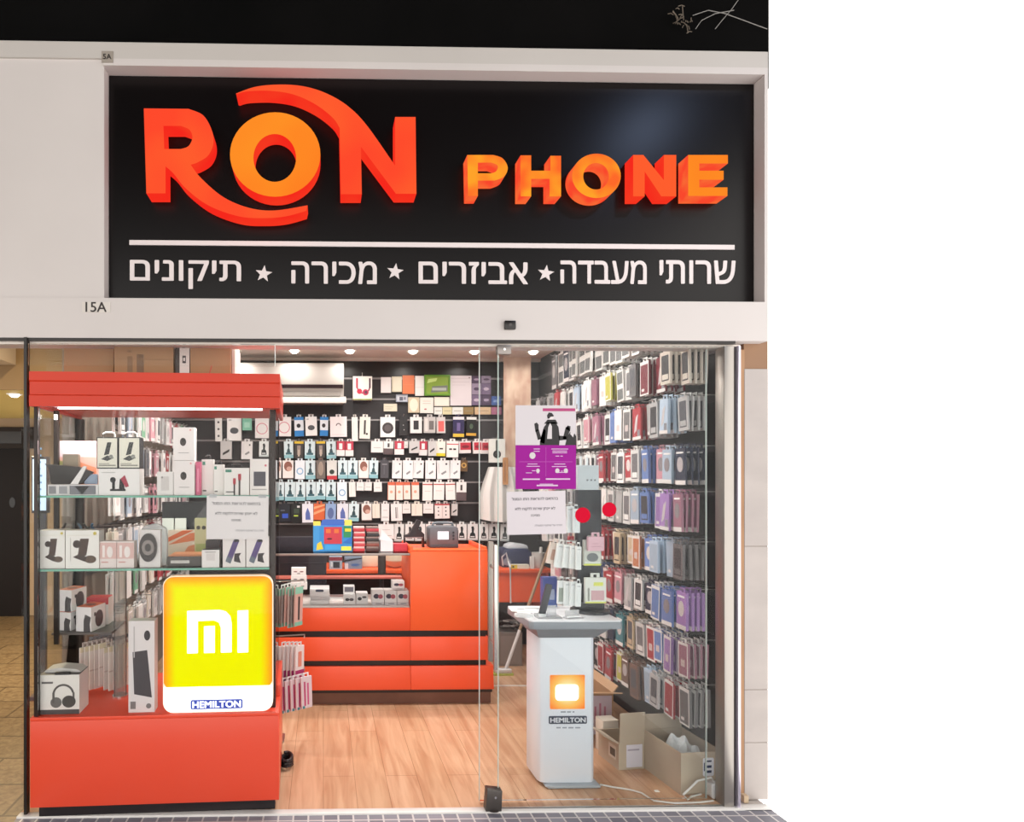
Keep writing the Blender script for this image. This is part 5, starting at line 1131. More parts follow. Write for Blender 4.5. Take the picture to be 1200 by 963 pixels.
# inside the showcase counter
ZI = ZV + .006
def bud(lab, a, b, pt, y, zb5, d, dk, n=1, grp=None):
    return boxed('earphone_box', lab, 'product box', ROOM, a, b, pt, y, zb5, d, '#e6e2e0', dk, top='#dedad8', group=grp)
LENSES = [('p', oval(.3, .5, .18, 14, .9), '#3a3336'), ('p', oval(.66, .5, .2, 14, .8), '#5a5054')]
zq1, hq = ZI, 0
x0 = W(362, 710, YC + .1)
for k in range(4):
    hh = (W(370, 690 , YC + .1).z - ZI) / 4
    c2, w2 = std(ROOM, 363, 386, 700, YC + .1, ZI)[:2]
    t = thing('phone_box', f'flat white phone box in the pile inside the counter, {ORD[4 - k]} from top', 'product box', (c2 + (.0 if k == 3 else .004 * (k % 2)), YC + .1, ZI + .001 + hh * k), 0, 'flat phone boxes piled in the counter')
    MB().box(-w2 / 2, w2 / 2, 0, .16, 0, hh - .0008, mat('#e3dfde' if k != 1 else '#c9c4c4', .4)).build('carton', t, bevel=.001)
    if k == 3: MB().prism(rrect(-.03, .03, hh * .2, hh * .8, .008), -.001, 0, mat('#34364a', .3)).build('printed_front', t)
boxed('white_tray', 'plain white flat box in the counter beside the phone box pile', 'product box', ROOM, 381, 401, 702, YC + .27, ZI, .1, '#e0e2df', [])
bud('white box with round earphone picture in the counter, left of its twin', 403, 416.5, 697, YC + .1, ZI, .1, LENSES)
bud('white box with dark earphone picture in the counter, right of its twin', 417.5, 431, 695, YC + .1, ZI, .1, LENSES[:1] + [('p', oval(.7, .65, .2), '#5a5054')])
z_ = ZI + std(ROOM, 403, 416.5, 697, YC + .1, ZI)[2]
bud('small grey topped box stacked on the earphone boxes', 402.5, 415.5, 686.5, YC + .12, z_, .07, [('r', .1, .3, .9, .9, '#6d6a72')])
VW = [('p', oval(.35, .62, .24, 14, .7), '#41394a'), ('p', oval(.7, .6, .2, 14, .8), '#a8505c'), ('r', 0, 0, 1, .22, '#cfc8c8'), ('r', .3, .08, .8, .14, '#8a8486')]
for k, (a, b) in enumerate(((436, 450.2), (450.8, 464.8), (465.4, 479))):
    bud(f'white viewer box with dark goggle picture, {ORD[k + 1]} from left in the counter row', a, b, 692, YC + .06, ZI, .12, VW, grp='viewer boxes in the counter')
z_ = ZI + std(ROOM, 465.4, 479, 692, YC + .06, ZI)[2]
bud('white viewer box stacked on the row beside the orange cabinet', 460, 474, 681, YC + .09, z_, .1, VW)
# boxes hanging in front of the showcase at its lift end
zz9 = W(350, 690, YC - .02).z
for k, (pt, pb, dk) in enumerate(((665, 674.5, '#7a2f38'), (674.5, 682.5, '#3f4a52'), (682.5, 690.5, '#3f4a52'))):
    t = boxed('earbud_box', f'small white box with dark earbud pictures, {("topmost", "middle", "lowest")[k]} of the upright column by the counter glass', 'product box', ROOM, 341.5 - k * .5, 358.5 + k * .7, pt, YC - .055 - .004 * k, W(350, pb, YC - .055).z, .045, '#e9e6e4', [('p', oval(.28, .5, .13), dk), ('p', oval(.7, .5, .14), dk), ('r', .4, .2, .6, .35, '#9a9698')], group='boxes on the accessory rack')
# ---- wire rack fixed to the back of the showcase with hanging packs
xr = W(343, 700, .80)
t = thing('wire_rack', 'steel wire rack hung with packs behind the door end of the showcase', 'display rack', (W(325.5, 700, .80).x, .80, 0))
m = MB(); 
m.tube([(0, .02, 0.0), (0, .02, 1.28)], .006, STEEL)
m.build('upright', t)
zu, zlw = W(343, 690, .80).z, W(343, 754, .80).z
for z in (zu, zlw, W(343, 797, .72).z): MB().tube([(0, .02, z + .042), (.165, .02, z + .05), (.165, -.05 , z + .05)], .004, STEEL).build('arm', t)
MB().box(-.04, .04, -.02, .1, 0, .012, STEEL).build('foot_plate', t)
for i in range(6):
    px = 331 + i * 3.7; p = W(px, 690 - (i % 3), .76 - .012 * i)
    o = link('stylus_pack', pack_mesh(('gp', i % 3), .075, .232, .009, ('#c9b0a8', '#8f8480', '#d0a59a')[i % 3], [('r', 0, .82, 1, 1, '#8cc4ac'), ('r', 0, 0, 1, .1, '#7fb8a2'), ('r', .4, .15, .6, .75, ('#5a4a48', '#d9d0cc', '#3a3536')[i % 3])], '#dfe6e2'), None, (p.x, p.y, p.z + .02), 0, (0, .04, .95))
    tag(o, f'slim pack with green header on the wire rack, {ORD[i + 1]} from the showcase', 'accessory pack', 'green headed packs on the wire rack')
for i in range(5):
    px = 331.5 + i * 4.6; p = W(px, 755, .76 - .012 * i)
    o = link('brush_pack', pack_mesh(('mp', 0), .07, .225, .013, '#e3d8d6', [('r', 0, 0, 1, .36, '#a82f6c'), ('r', 0, 0, 1, .12, '#4a2a5c'), ('r', .3, .45, .7, .85, '#d98a78')]), None, (p.x, p.y, p.z + .01), 0, (0, .02, .8))
    tag(o, f'white pack with magenta foot on the wire rack, {ORD[i + 1]} from the showcase', 'accessory pack', 'magenta footed packs on the wire rack')
for i in range(5):
    px = 333 + i * 6.2; p = W(px, 797 - i * 1.5, .68 - .01 * i)
    o = link('clear_pack', pack_mesh(('cp', i % 2), .07, .185, .012, '#d9cdd2', [('r', .25, .08, .4, .85, '#b83a72'), ('r', .55, .1, .7, .8, ('#c95a8a', '#7a2a4a')[i % 2]), ('r', .1, 0, .3, .08, '#3f8a96')], '#e6e2e4'), None, (p.x, p.y, p.z + .01), 0, (0, -.03, .5))
    tag(o, f'clear pack with pink tools on the wire rack, {ORD[i + 1]} from the showcase', 'accessory pack', 'pink tool packs on the wire rack')
# ================================================================== UPPER BACK WALL: CARDS AND FRAMES
YU = SY1 - .012
def wallcard(name, lab, cat, a, b, c0, d0, base, A, th=.01, frame=None, y=YU):
    q0, q1 = W(CR5(a), CR5y(d0), y - th), W(CR5(b), CR5y(c0), y - th)
    w, h = q1.x - q0.x, q1.z - q0.z
    t = thing(name, lab, cat, ((q0.x + q1.x) / 2, y, (q0.z + q1.z) / 2))
    MB().box(-w / 2, w / 2, -th, 0, -h / 2, h / 2, mat(base, .5)).build('card', t)
    if A: art(MB(), A, -w / 2, -h / 2, w, h, -th).build('printing', t)
    if frame:
        f = .06 * w; m = MB(); fm = mat(frame, .4)
        for x0, x1, z0, z1 in ((-w / 2, w / 2, -h / 2, -h / 2 + f), (-w / 2, w / 2, h / 2 - f, h / 2), (-w / 2, -w / 2 + f, -h / 2 + f, h / 2 - f), (w / 2 - f, w / 2, -h / 2 + f, h / 2 - f)): m.box(x0, x1, -th - .008, -th, z0, z1, fm)
        m.build('frame', t)
    return t
t = wallcard('headphone_box', 'white box picturing red headphones hung beside the air conditioner', 'product box', 361, 447, 196, 302, '#ece8e0', [('o', .55, .55, .36, .29, PI * .95, PI * 2.05, '#8a2a48'), ('r', .16, .5, .26, .92, '#b5304c'), ('r', .84, .5, .93, .92, '#4a2c3c'), ('d', .34, .36, .14, '#c22a48'), ('d', .66, .32, .16, '#b83458'), ('d', .68, .32, .08, '#5a2f42'), ('r', 0, 0, 1, .04, '#9ab05a')], .08)
p = t.location; MB().tube([(0, 0, .0), (0, -.04, .0), (0, -.04, .03)], .004, STEEL).build('hanger', t, loc=(0, 0, .125))
wallcard('price_card', 'plain white card pinned beside the headphone box', 'card', 487, 533, 200, 270, '#e6e0de', [])
wallcard('price_card', 'cream card with faint outline between white and orange cards', 'card', 537, 582, 197, 266, '#d8d2b8', [('p', [(.1, .1), (.8, .0), (.95, .1), (.9, .9), (.15, .9)], '#dfdac4')])
wallcard('orange_card', 'solid orange card pinned on the back wall', 'card', 585, 638, 192, 275, '#d9774a', [('r', .1, .5, .9, .51, '#e08a60')])
wallcard('price_card', 'two white cards pinned one over the other beside the green frame', 'card', 642, 682, 194, 284, '#e0dedb', [('r', 0, .42, 1, .43, '#b5b2b0')])
wallcard('green_frame', 'lime green framed picture with grey and pale print', 'picture frame', 684, 800, 190, 283, '#7f9c34', [('p', [(.1, .6), (.45, .7), (.5, .85), (.15, .8)], '#b9cf7a'), ('p', [(.25, .15), (.9, .2), (.9, .5), (.3, .45)], '#6a7068'), ('r', .3, .25, .85, .38, '#a8ada6')], .02, '#5c8f22')
wallcard('certificate', 'large white certificate sheet beside the green frame', 'certificate', 800, 896, 193, 328, '#d2c9cc', [('r', .05, .9, .95, .91, '#b0a6aa'), ('r', .1, .78, .9, .79, '#b0a6aa'), ('d', .9, .93, .03, '#7a5a5c'), ('r', .1, .68, .7, .69, '#b9b0b4')])
for k, (c0, d0) in enumerate(((194, 226), (228, 278), (280, 326))):
    for j, (a, b) in enumerate(((898, 940), (942, 984))):
        wallcard('picture_card', f'purple and grey picture card, {("top", "middle", "bottom")[k]} row, {("first", "second")[j]} beside the certificate', 'card', a, b, c0, d0, ('#4a3a52', '#8d8094', '#6f5f7a')[(k + j) % 3], [('p', oval(.5, .5, .3, 14, .5), ('#9a8ba0', '#4a3a52', '#b5a5b5')[(k + j) % 3])], .006, None)
wallcard('picture_card', 'blue picture card beside the bottom purple cards', 'card', 987, 1030, 286, 326, '#3f5a94', [('r', .2, .3, .7, .6, '#7a94c0')])
wallcard('framed_card', 'small grey blue framed card under the orange card', 'picture frame', 555, 608, 279, 312, '#c9ccd2', [('r', .3, .2, .6, .7, '#5a5f70'), ('r', .65, .3, .85, .7, '#7a8090')], .01, '#9aa0b0')
wallcard('oval_card', 'cream card with pale oval on the back wall', 'card', 610, 661, 291, 360, '#c9b99c', [('d', .5, .5, .38, .58, '#e2dac6')])
wallcard('printed_card', 'white printed card with small red mark under the green frame', 'card', 664, 724, 292, 362, '#e2dcd2', [('r', .2, .75, .8, .78, '#b5a89c'), ('r', .2, .6, .8, .63, '#b5a89c'), ('p', oval(.4, .25, .1), '#b56a6c')])
wallcard('printed_card', 'narrow cream card alone beneath the plain white card', 'card', 500, 560, 320, 354, '#d9d2bc', [('r', .1, .55, .7, .6, '#a59c84'), ('r', .1, .3, .6, .35, '#a59c84')])
wallcard('printed_card', 'plain cream wide card under the green frame', 'card', 728, 796, 289, 330, '#ddd5c6', [('r', .05, .08, .95, .92, '#e4ddd0')])
for k, (a, b, c_) in enumerate(((728, 764, '#dcdcd6'), (766, 808, '#cfc6a0'), (810, 858, '#d9d9d4'), (860, 906, '#8d7448'), (911, 984, '#c4a784'), (987, 1032, '#a0607c'))):
    wallcard('name_card', f'{("white", "cream", "pale", "bronze", "tan wide", "rose")[k]} card in the low card row under the certificate', 'card', a, b, 335, 368, c_, [('r', .15, .45, .85, .52, '#8d8472')], .01)
# things at the right end of the back wall
t = thing('reflection_sheet', 'tall peach banner with faint brown pattern built as a sheet near the end of the back wall', 'reflection', (W(606, 450, SY1 - .1).x, SY1 - .1, W(606, 417, SY1 - .1).z))  # sheet built in place of a reflection in the shop glass
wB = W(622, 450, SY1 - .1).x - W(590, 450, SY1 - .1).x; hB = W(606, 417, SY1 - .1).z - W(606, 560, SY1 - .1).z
MB().box(-wB / 2, wB / 2, -.004, 0, -hB, 0, noisy('peach_reflection', '#b98c78', '#e8d0b8', 9, .8, (1, 1, .6), 6)).build('glare', t)
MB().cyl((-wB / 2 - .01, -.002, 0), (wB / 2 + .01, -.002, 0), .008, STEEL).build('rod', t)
t = thing('reflection_folds', 'white cloth built as hanging folds below the peach banner', 'glare', (W(588, 580, SY1 - .16).x, SY1 - .16, W(588, 547, SY1 - .16).z))  # folded shape added where the glass holds a white reflection
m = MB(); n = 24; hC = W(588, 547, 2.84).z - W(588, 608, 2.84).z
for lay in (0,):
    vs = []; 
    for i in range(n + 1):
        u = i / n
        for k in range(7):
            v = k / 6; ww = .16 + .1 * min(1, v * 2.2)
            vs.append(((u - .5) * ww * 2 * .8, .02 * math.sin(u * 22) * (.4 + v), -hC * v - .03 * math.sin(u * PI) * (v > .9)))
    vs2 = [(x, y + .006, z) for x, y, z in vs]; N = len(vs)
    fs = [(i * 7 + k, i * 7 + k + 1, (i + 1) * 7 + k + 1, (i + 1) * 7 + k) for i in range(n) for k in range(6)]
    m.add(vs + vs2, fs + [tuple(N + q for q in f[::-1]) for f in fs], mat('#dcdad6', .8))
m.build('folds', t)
t = boxed('guitar_pack', 'pale pack with dark long necked gadget picture at the end of the back wall', 'accessory pack', ROOM, 573, 592, 514, SY1 - .14, W(580, 542, SY1 - .14).z, .02, '#dcdcd6', [('r', .42, .45, .58, .95, '#3a3d3a'), ('d', .5, .35, .25, '#2f3230')])
k = link('peg_hook', hook_mesh(.14), None, (W(582, 513, SY1 - .14).x, SY1 - .0085, W(582, 512.5, SY1 - .14).z)); tag(k, 'steel hook above the long necked gadget pack at the end of the back wall', 'peg hook')
t = boxed('wooden_tag', 'narrow orange brown wooden tag hanging over the white cloth', 'tag', ROOM, 589.5, 595.5, 536, SY1 - .19, W(592, 568, SY1 - .19).z, .012, '#b98556', [('r', .3, .1, .5, .9, '#8a5c38')])
# ================================================================== BACK DESK THINGS
ZD = zd + .0012
def dsk(name, lab, cat, a, b, pt, y, d, base, A, **k): return boxed(name, lab, cat, ROOM, a, b, pt, y, ZD, d, base, A, **k)
t = thing('sewing_machine', 'navy workshop machine with pale top and cable on the orange desk', 'machine', (W(606, 660, 2.6).x, 2.6, ZD))
w = W(623, 650, 2.5).x - W(588, 650, 2.5).x
MB().prism([(-w / 2, 0), (w / 2, 0), (w * .47, .14), (w * .36, .17), (-w * .4, .17), (-w / 2, .13)], 0, .2, mat('#2b3050', .4)).build('body', t, bevel=.008)
MB().prism([(-w * .3, .17), (w * .42, .17), (w * .36, .2), (-.02, .215), (-w * .26, .195)], .02, .18, mat('#c9ccd2', .5)).build('lid', t, bevel=.004)
MB().disc(-w * .34, .05, .035, -.006, mat('#8d93a4', .3), d=.006).build('dial', t)
MB().tube([(-w * .5, -.02, .02), (-w * .56, -.04, .1), (-w * .44, -.06, .14), (-w * .36, -.05, .06), (-w * .38, -.13, .02), (-w * .38, -.14, -.3)], .008, mat('#cfcfd0', .5)).build('cable', t)
dsk('parts_box', 'flat white and yellow box lying on the orange desk', 'box', 599, 620, 661.5, 2.5, .06, '#e0dcce', [('r', 0, 0, .35, 1, '#d9c24a'), ('d', .12, .5, .06, '#4a4436')])
t = thing('cup', 'pale grey plastic cup with spout on the orange desk', 'cup', (W(631, 664, 2.56).x, 2.56, ZD))
MB().lathe([(.04, 0), (.05, .02), (.06, .14), (.056, .14), (.046, .02), (.001, .012)], mat('#c9c8c4', .4), n=24).build('cup_body', t)
MB().cyl((.01, 0, .012), (.025, 0, .19), .014, mat('#dcdad6', .4)).build('brush', t)
boxed('pen_cup', 'slim white cylinder stand beside the grey cup', 'stand', ROOM, 622, 626, 652, 2.5, ZD, .03, '#e2e0dc', [])
dsk('colour_box', 'red and navy printed box on the desk seen through the counter glass', 'box', 386, 401, 652.5, 2.52, .1, '#9aaebc', [('r', 0, .7, 1, 1, '#8a2f3a'), ('r', .3, .1, .8, .6, '#2a3038'), ('r', .1, .2, .25, .6, '#cfe0e4')])
dsk('colour_box', 'blue and grey printed box beside the red and navy one', 'box', 404, 424.5, 653, 2.52, .1, '#7f8fa4', [('p', [(0, .6), (1, .9), (1, 1), (0, .8)], '#2f3036'), ('p', oval(.6, .35, .25), '#4a6fa8'), ('r', 0, 0, .2, .5, '#cfd4da')])
t = thing('paper_bag', 'cream paper bag on the desk seen through the counter glass', 'bag', (W(436, 665, 2.64).x, 2.64, ZD))
MB().prism([(-.09, 0), (.07, 0), (.08, .1), (.02, .15), (-.04, .13), (-.1, .08)], 0, .1, mat('#dcd0b8', .7)).build('bag_body', t, bevel=.012)
t = thing('lamp_globe', 'large cream round shade on the desk seen through the counter glass', 'lamp shade', (W(463, 664, 2.6).x, 2.62, ZD))
MB().lathe([(.03, 0), (.07, .02), (.105, .07), (.105, .12), (.07, .17), (.02, .185)], mat('#dfd2b8', .6), n=28).build('globe', t)
MB().cyl((0, 0, .185), (0, 0, .215), .02, DARK).build('cap', t)
t = thing('armrest_post', 'dark upright roll standing between the cream shapes', 'roll', (W(447.5, 670, 2.36).x, 2.36, 0))
zq = W(447.5, 651, 2.36).z; zr = W(447, 678, 2.36).z
MB().cyl((0, 0, zr), (0, 0, zq), .035, mat('#3a302c', .6)).build('roll', t); MB().cyl((0, 0, 0.01), (0, 0, zr), .018, DARK).build('post', t); MB().cyl((0, 0, 0), (0, 0, .012), .12, DARK).build('foot', t)
# monitor and boxes low behind, right of the counter
t = boxed('storage_bin', 'grey plastic storage bin on the floor behind the counter end', 'bin', ROOM, 585, 612, 741, 2.3, 0.0, .18, '#8d8480', [('r', .06, .06, .94, .9, '#9a918c')], top='#6f6864')
t = thing('scatter_tools', 'grey coiled tool leads lying on top of the storage bin', 'tool leads', (W(600, 741, 2.38).x, 2.39, W(598, 741, 2.3).z))
m = MB()
for q in range(3): m.tube([(.06 * math.cos(a * .45 + q) + q * .03 - .04, .06 * math.sin(a * .45 + q), .01 + .012 * q + .003 * a) for a in range(22)], .008, mat(('#4a4644', '#8d8884', '#5c5654')[q], .6))
m.build('leads', t)
t = thing('floor_cable', 'thin white cable lying across the wood floor behind the pedestal', 'cable', (0, 0, 0))
a, b = WZ(576, 803.5, .004), WZ(630, 803.5, .004)
MB().tube([a, (a + b) / 2 + Vector((0, .003, 0)), b], .006, mat('#efeae2', .5)).build('cable_run', t)
t = thing('mop', 'mop with wooden handle and white lower tube leaning on the orange desk', 'mop', (0, 0, 0))
a, b = WZ(592, 786, .03), W(646, 634, 2.40)
q = a + (b - a) * .3
MB().cyl(q, b, .013, noisy('mop_wood', '#8d7258', '#a08468', 8, .6)).build('handle', t)
MB().cyl(a, q, .014, mat('#dedad8', .4)).build('lower_tube', t)
MB().box(a.x - .09, a.x + .05, a.y - .03, a.y + .03, .015, .05, mat('#dedad8', .4)).build('head', t, bevel=.01)
MB().box(a.x - .1, a.x + .06, a.y - .035, a.y + .035, .0, .015, mat('#b9c46a', .9)).build('pad', t)
# ================================================================== ON THE PEDESTAL
def onk(px, py): return WZ(px, py, KTOP)
SPW = ('#e2e6e6', [('r', .2, .86, .8, .9, '#aab0b2'), ('r', .3, .2, .34, .7, '#c9cfd0')])
def tower_pack(nm, lab, px0, px1, py0, py1, y, base, A, t_=.02, tilt=0.0, yaw=0.0):
    a, b = W(px0, py1, y), W(px1, py0, y); w, h = b.x - a.x, b.z - a.z - .024
    o = link(nm, pack_mesh(('tw', px0, py0), w, h, t_, base, A), None, ((a.x + b.x) / 2, y, b.z - .008), 0, (0, tilt, yaw)); tag(o, lab, 'accessory pack', 'packs on the black display tower')
    return o
for i, (a, b, c_, d_) in enumerate(((645, 656, 631, 661), (653, 663, 632, 665), (661, 669, 633, 665), (668, 675.5, 634, 666), (674, 680, 635, 667))):
    tower_pack('stylus_pack', f'narrow white box in the upper fan beside the black tower, {ORD[i + 1]} from the broom', a, b, c_, d_, YT + .03 - .022 * i, '#e2e6e5' if i else '#d9c9bd', [('r', .3, .2, .7, .7, '#b08a78')] if i == 0 else SPW[1], .018, .22 - .05 * i)
for i, (a, b, c_, d_) in enumerate(((653, 661.5, 675, 709), (660.5, 668.5, 676, 711), (667.5, 675, 676, 711), (674, 680, 678, 712))):
    tower_pack('stylus_pack', f'narrow white box in the lower fan beside the black tower, {ORD[i + 1]} from the broom', a, b, c_, d_ - 2, YT + .03 - .022 * i, '#e0e5e5', [('r', .1, .1, .9, .7, '#9aa59c')] if i == 0 else SPW[1], .018, .03)
for i, (a, b, c_, d_) in enumerate(((663.5, 671, 588, 624), (670.5, 678, 591, 624))):
    tower_pack('stylus_pack', f'narrow white box high beside the black tower, {ORD[i + 1]} from the white notice', a, b, c_, d_, YT + .02 - .025 * i, '#dfe6e8', SPW[1], .018, 0)
tower_pack('charm_pack', 'small red pack hanging under the upper white boxes by the tower', 665, 671, 623, 636, YT + .075, '#b04048', [('r', .2, .2, .8, .5, '#d9b0b0')])
for nm, z in (('upper', W(660, 634, YT).z), ('lower', W(660, 678, YT).z), ('top', W(660, 591, YT).z)):
    MB().tube([(-.0, .02, z - KTOP), (-.1, .02, z - KTOP), (-.17, .045, z - KTOP - .004)], .004, STEEL).build('side_arm', tower)
tower_pack('earphone_pack', 'pale pack with grey earphone and yellow foot on the tower front, upper', 682.5, 702.5, 627, 662, YT - .012, '#c9cfc6', [('r', 0, 0, 1, .07, '#d6dc5a'), ('p', oval(.5, .32, .34, 16, .5), '#6f7678'), ('r', .05, .1, .95, .14, '#e2e6e2')])
tower_pack('pink_pack', 'small pink card pack hanging before the upper pale pack', 687.5, 706, 623.5, 645, YT - .04, '#d9b0bc', [('r', .2, .3, .8, .34, '#b98a98'), ('r', .3, .5, .6, .54, '#b98a98')])
tower_pack('earphone_pack', 'white pack with pink window and yellow label on the tower front, lower', 684, 708.5, 671, 706, YT - .04, '#d9ddd6', [('r', 0, 0, 1, .06, '#d6dc6a'), ('r', .28, .12, .9, .5, '#c9a3a8'), ('r', .4, .68, .85, .82, '#d9e06a'), ('r', .12, .1, .2, .6, '#8a8d86')])
p = onk(640, 717)
t = thing('demo_phone', 'black phone tilted on a clear stand at the front of the pedestal top', 'phone', (W(641, 717, .27).x, .27, KTOP))
m = MB().box(-.065, .065, -.05, .07, 0, .006, FILM); m.box(.0, .05, 0, .006, .006, .06, FILM); m.build('clear_stand', t)
MB().prism(rrect(-.018, .018, -.085, .085, .008), -.006, .006, mat('#20232c', .2)).build('handset', t, bevel=.002, loc=(-.012, -.01, .094), rot=(0, .24, 0))
MB().cyl((-.03, -.015, .006), (-.03, -.015, .02), .02, mat('#d9dde0', .3)).build('alarm_puck', t)
tt = boxed('blue_carton', 'blue printed box standing on the pedestal behind the tilted phone', 'product box', ROOM, 636, 653, 676, .51, KTOP, .04, '#35468c', [('r', .1, .05, .9, .5, '#4a62a8'), ('r', .45, .25, .8, .6, '#a9b4cf')])
t = thing('price_sheet', 'flat white price sheet on the pedestal top', 'paper', (W(614, 713, .42).x + .02, .44, KTOP), -.1)
MB().box(-.09, .06, -.05, .05, 0, .002, mat('#eceeec', .5)).build('sheet', t); MB().box(-.05, -.01, .0, .012, .002, .004, mat('#7f8488', .5)).build('print', t); MB().box(0.0, .08, .03, .045, .002, .004, mat('#a5aaac', .5)).build('print', t)
t = thing('card_holder', 'clear acrylic card holder lying near the tower foot', 'card holder', (W(664, 719, .3).x + .01, .235, KTOP), .2)
m = MB().box(-.05, .05, -.02, .02, 0, .006, FILM); m.prism([(-.04, .006), (.04, .006), (.04, .04), (-.04, .04)], .01, .016, FILM); m.build('holder', t); MB().box(-.04, .04, -.016, .0, .0066, .012, mat('#e6eaec', .4)).build('card', t)
t = thing('alarm_lead', 'white security lead looped on the pedestal top', 'lead', (W(612, 716, .27).x + .02, .24, KTOP))
MB().tube([(-.02 + .05 * math.cos(a * .4), .0 + .03 * math.sin(a * .4), .006 + .0006 * a) for a in range(32)], .004, mat('#e6e8ea', .4)).build('lead', t)
# ================================================================== BOXES ON THE FLOOR AT THE GLASS
def open_carton(name, lab, loc, rz, w, d, h, flapdefs, A=None, m_=None):
    t = thing(name, lab, 'cardboard box', loc, rz); k = .006; m = MB(); mm = m_ or CARD
    m.box(-w / 2, w / 2, -d / 2, -d / 2 + k, 0, h, mm); m.box(-w / 2, w / 2, d / 2 - k, d / 2, 0, h, mm); m.box(-w / 2, -w / 2 + k, -d / 2 + k, d / 2 - k, 0, h, mm); m.box(w / 2 - k, w / 2, -d / 2 + k, d / 2 - k, 0, h, mm); m.box(-w / 2 + k, w / 2 - k, -d / 2 + k, d / 2 - k, 0, k, mm)
    m.build('carton_body', t)
    for side, ang, L in flapdefs:
        q = MB(); a = math.radians(ang)
        if side in 'fb':
            s = -1 if side == 'f' else 1; y0 = s * d / 2
            pts = [(y0, h), (y0 + s * L * math.sin(a), h + L * math.cos(a)), (y0 + s * (L * math.sin(a) + k * math.cos(a)), h + L * math.cos(a) - k * math.sin(a)), (y0 + s * k * math.cos(a), h - k * math.sin(a))]
            q.prof(pts, -w / 2 + .003, w / 2 - .003, mm)
        else:
            s = -1 if side == 'l' else 1; x0 = s * w / 2
            pts = [(x0, h), (x0 + s * L * math.sin(a), h + L * math.cos(a)), (x0 + s * (L * math.sin(a) + k * math.cos(a)), h + L * math.cos(a) - k * math.sin(a)), (x0 + s * k * math.cos(a), h - k * math.sin(a))]
            q.prism(pts, -d / 2 + .003, d / 2 - .003, mm)
        q.build('flap', t)
    if A: A(t, w, d, h)
    return t
CARD2 = noisy('pale_cardboard', '#b5a693', '#c2b39f', 3, .85)
CARD3 = noisy('tan_cardboard', '#b28d6a', '#bd9875', 3, .85)
# large carton against the jamb
n0, n1 = WZ(798, 932, 0), WZ(754, 899, 0)
ang = math.atan2(n1.y - n0.y, n1.x - n0.x) - PI / 2
dL = (n1 - n0).length
wb = .235
ux = Vector((math.cos(ang), math.sin(ang), 0)); uy = Vector((-math.sin(ang), math.cos(ang), 0))
cen = n0 + ux * wb / 2 + uy * dL / 2
def big_print(t, w, d, h):
    m = MB(); m.prism(rrect(w * .02, w * .28, h * .42, h * .86, .01), -d / 2 - .001, -d / 2, mat('#e0e2ea', .5))
    for z0, z1 in ((.5, .56), (.62, .68), (.76, .8)): m.box(w * .1, w * .22, -d / 2 - .002, -d / 2 - .001, h * z0, h * z1, mat('#2c3a5c', .5))
    m.box(w * .04, w * .06, -d / 2 - .002, -d / 2 - .001, h * .55, h * .75, mat('#2c3a5c', .5)); m.build('label', t)
big = open_carton('large_carton', 'large open tan carton by the metal jamb holding clear plastic wrap', cen, ang, wb, dL, .215, [('b', 4, .08)], big_print, CARD2)
t = thing('plastic_wrap', 'crumpled clear plastic wrap spilling from the large carton', 'plastic wrap', cen + Vector((0, 0, .12)), ang)
bm = bmesh.new(); bmesh.ops.create_icosphere(bm, subdivisions=4, radius=1.0)
rr = random.Random(5); dirs = [(Vector((rr.gauss(0, 1), rr.gauss(0, 1), rr.gauss(0, 1))).normalized(), rr.uniform(.5, .95), rr.uniform(.05, .22)) for _ in range(60)]
for v in bm.verts:
    n = v.co.normalized(); s_ = 1.0
    for dv, th, am in dirs:
        q = n.dot(dv)
        if q > th: s_ -= am * (q - th)
    v.co = Vector((n.x * wb * .42 * s_, n.y * dL * .4 * s_, max(-.05, n.z * .115 * s_ + .03 * math.sin(n.x * 7) * math.cos(n.y * 6))))
me = bpy.data.meshes.new('wrap'); bm.to_mesh(me); bm.free(); me.materials.append(glass_mat('plastic_film', '#f6f5f0', 1.25, .75)); me.polygons.foreach_set('use_smooth', [False] * len(me.polygons))
link('wrap_sheet', me, t)
# smaller labelled box with raised flap
n0 = WZ(725, 902.5, 0)
rz = .12; w_, d_ = .27, .2; h_ = W(725, 871, n0.y).z
cen = n0 + Vector((math.cos(rz) * w_ / 2 - math.sin(rz) * d_ / 2, math.sin(rz) * w_ / 2 + math.cos(rz) * d_ / 2, 0))
w_ = .155; cen = n0 + Vector((math.cos(rz) * w_ / 2 - math.sin(rz) * d_ / 2, math.sin(rz) * w_ / 2 + math.cos(rz) * d_ / 2, 0))
def lab_print(t, w, d, h):
    MB().box(-w * .2, w * .42, -d / 2 - .001, -d / 2, h * .08, h * .92, mat('#dcd9e4', .5)).build('label', t)
    m = MB(); m.box(-w * .15, w * .3, -d / 2 - .002, -d / 2 - .001, h * .7, h * .76, mat('#a9a4b4', .5)); m.build('label_print', t)
    MB().box(-w / 2 - .001, -w / 2, -d * .38, -d * .02, h * .3, h * .8, mat('#cfc6b8', .5)).build('side_mark', t); MB().box(-w / 2 - .002, -w / 2 - .001, -d * .34, -d * .1, h * .4, h * .68, mat('#5c5348', .5)).build('side_print', t)
open_carton('labelled_box', 'small open grey brown box with white label behind the pedestal', cen, rz, w_, d_, h_, [('f', 2, .17), ('l', 60, .1)], lab_print, CARD2)
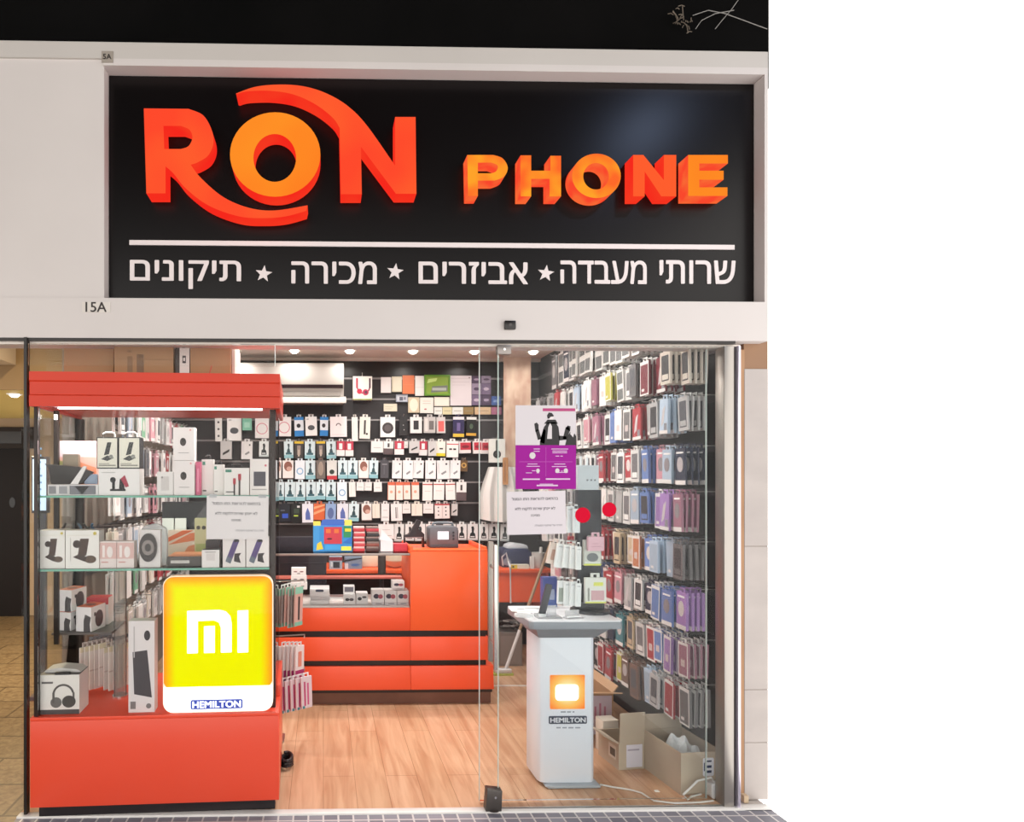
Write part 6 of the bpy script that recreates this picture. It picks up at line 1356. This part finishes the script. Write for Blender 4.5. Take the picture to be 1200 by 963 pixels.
# open carton with tan flaps behind the pedestal
YO = .82
a, b = W(697, 866, YO), W(728, 811, YO)
def pk_print(t, w, d, h):
    m = MB()
    for k, (txt, hh) in enumerate((('MY', .085), ('OIL', .085))): pass
    m.box(-w / 2 + .05, w / 2 - .01, -d / 2 - .001, -d / 2, .02, h - .02, mat('#d3c3cf', .6)); m.build('printed_panel', t)
    link('lettering', text_mesh('SKY', .1, mat('#b86a86', .6), .07, w / 2 - .1, h * .62, .0008, .02), t, (0, -d / 2 - .002, 0)) if False else None
    m = MB(); zz = h * .55
    for k in range(4): m.box(w / 2 - .15 + .03 * k, w / 2 - .138 + .03 * k, -d / 2 - .002, -d / 2 - .001, zz - .04, zz + .06 - .02 * (k % 2), mat('#c07f96', .6))
    m.build('red_print', t)
wO = .36
open_carton('flapped_carton', 'open carton with tan flaps and pink printed front behind the pedestal', (b.x - wO / 2 - .05, YO + .2, 0), 0, wO, .4, b.z, [('f', 72, .13), ('l', 15, .15), ('r', 38, .05)], pk_print, CARD3)
a = WZ(706, 886, 0)
t = thing('white_carton', 'small plain white box standing between the cartons', 'box', (W(714, 868, .62).x, .60, 0), .12)
MB().box(-.05, .05, 0, .08, 0, W(714, 843, .62).z, mat('#e4ddd0', .5)).build('carton', t, bevel=.002); MB().box(-.05, .05, -.0, .08, W(714, 843, .62).z, W(714, 843, .62).z + .001, mat('#cfc6b8', .5)).build('lid', t)
# adaptor and leads on the floor at the jamb
p = WZ(838, 934, 0)
t = thing('power_adaptor', 'white power adaptor standing on the floor at the metal jamb', 'power adaptor', p)
MB().prism(rrect(-.03, .03, 0, .075, .012), -.02, .025, mat('#d9d9da', .35)).build('housing', t, bevel=.004)
MB().tube([(.0, -.0, .07), (-.02, .0, .1), (-.09, .0, .085), (-.17, -.01, .02), (-.16, -.03, .006), (-.12, .0, .006), (-.06, .02, .006)], .005, mat('#e2e2e0', .4), 8).build('lead', t)
t = thing('white_lead', 'thin white lead on the floor from the pedestal to the jamb', 'lead', (0, 0, 0))
P = [WZ(px, py, .005) for px, py in ((703, 919), (718, 922), (738, 925), (752, 929), (766, 938), (790, 941), (820, 940), (836, 938))]
MB().tube(P, .0045, mat('#dedcd6', .5), 8).build('lead', t)
t = thing('paper_scrap', 'tiny white paper scrap on the floor between pedestal and carton', 'paper scrap', WZ(770, 927, 0))
MB().prism([(-.012, 0), (.012, 0), (.008, .003), (-.01, .003)], -.008, .008, mat('#efece6', .6)).build('scrap', t)
t = thing('black_clutter', 'black cable bundle lying on the floor beside the showcase', 'cable', WZ(336, 898, .0))
MB().tube([(.03 * math.cos(a * .6), .05 * math.sin(a * .6), .012 + .0014 * a) for a in range(36)], .009, mat('#241f22', .5), 8).build('bundle', t)
# cables and a dried spray in the void above the front
t = thing('hanging_cables', 'thin pale cables and dried spray in the dark void above the front', 'cables', W(822, 20, .2))
o_ = t.location
m = MB()
for pts in (((868, -4), (858, 10), (846, 24), (838, 34)), ((812, 18), (830, 12), (850, 16), (872, 24), (899, 34)), ((815, 34), (822, 24), (838, 16), (860, 12))):
    m.tube([W(x, y, .215) - o_ for x, y in pts], .002, mat('#8d8a86', .6))
m.build('cable_run', t)
m = MB(); rr = random.Random(9)
for k in range(26):
    c = W(798 + rr.gauss(0, 6), 24 + rr.gauss(0, 7), .21) - o_; e = c + Vector((rr.gauss(0, .02), rr.gauss(0, .01), rr.gauss(0, .02)))
    m.tube([c, (c + e) / 2 + Vector((0, 0, .006)), e], .0025, mat('#6f6458', .8), 5)
m.build('dried_spray', t)
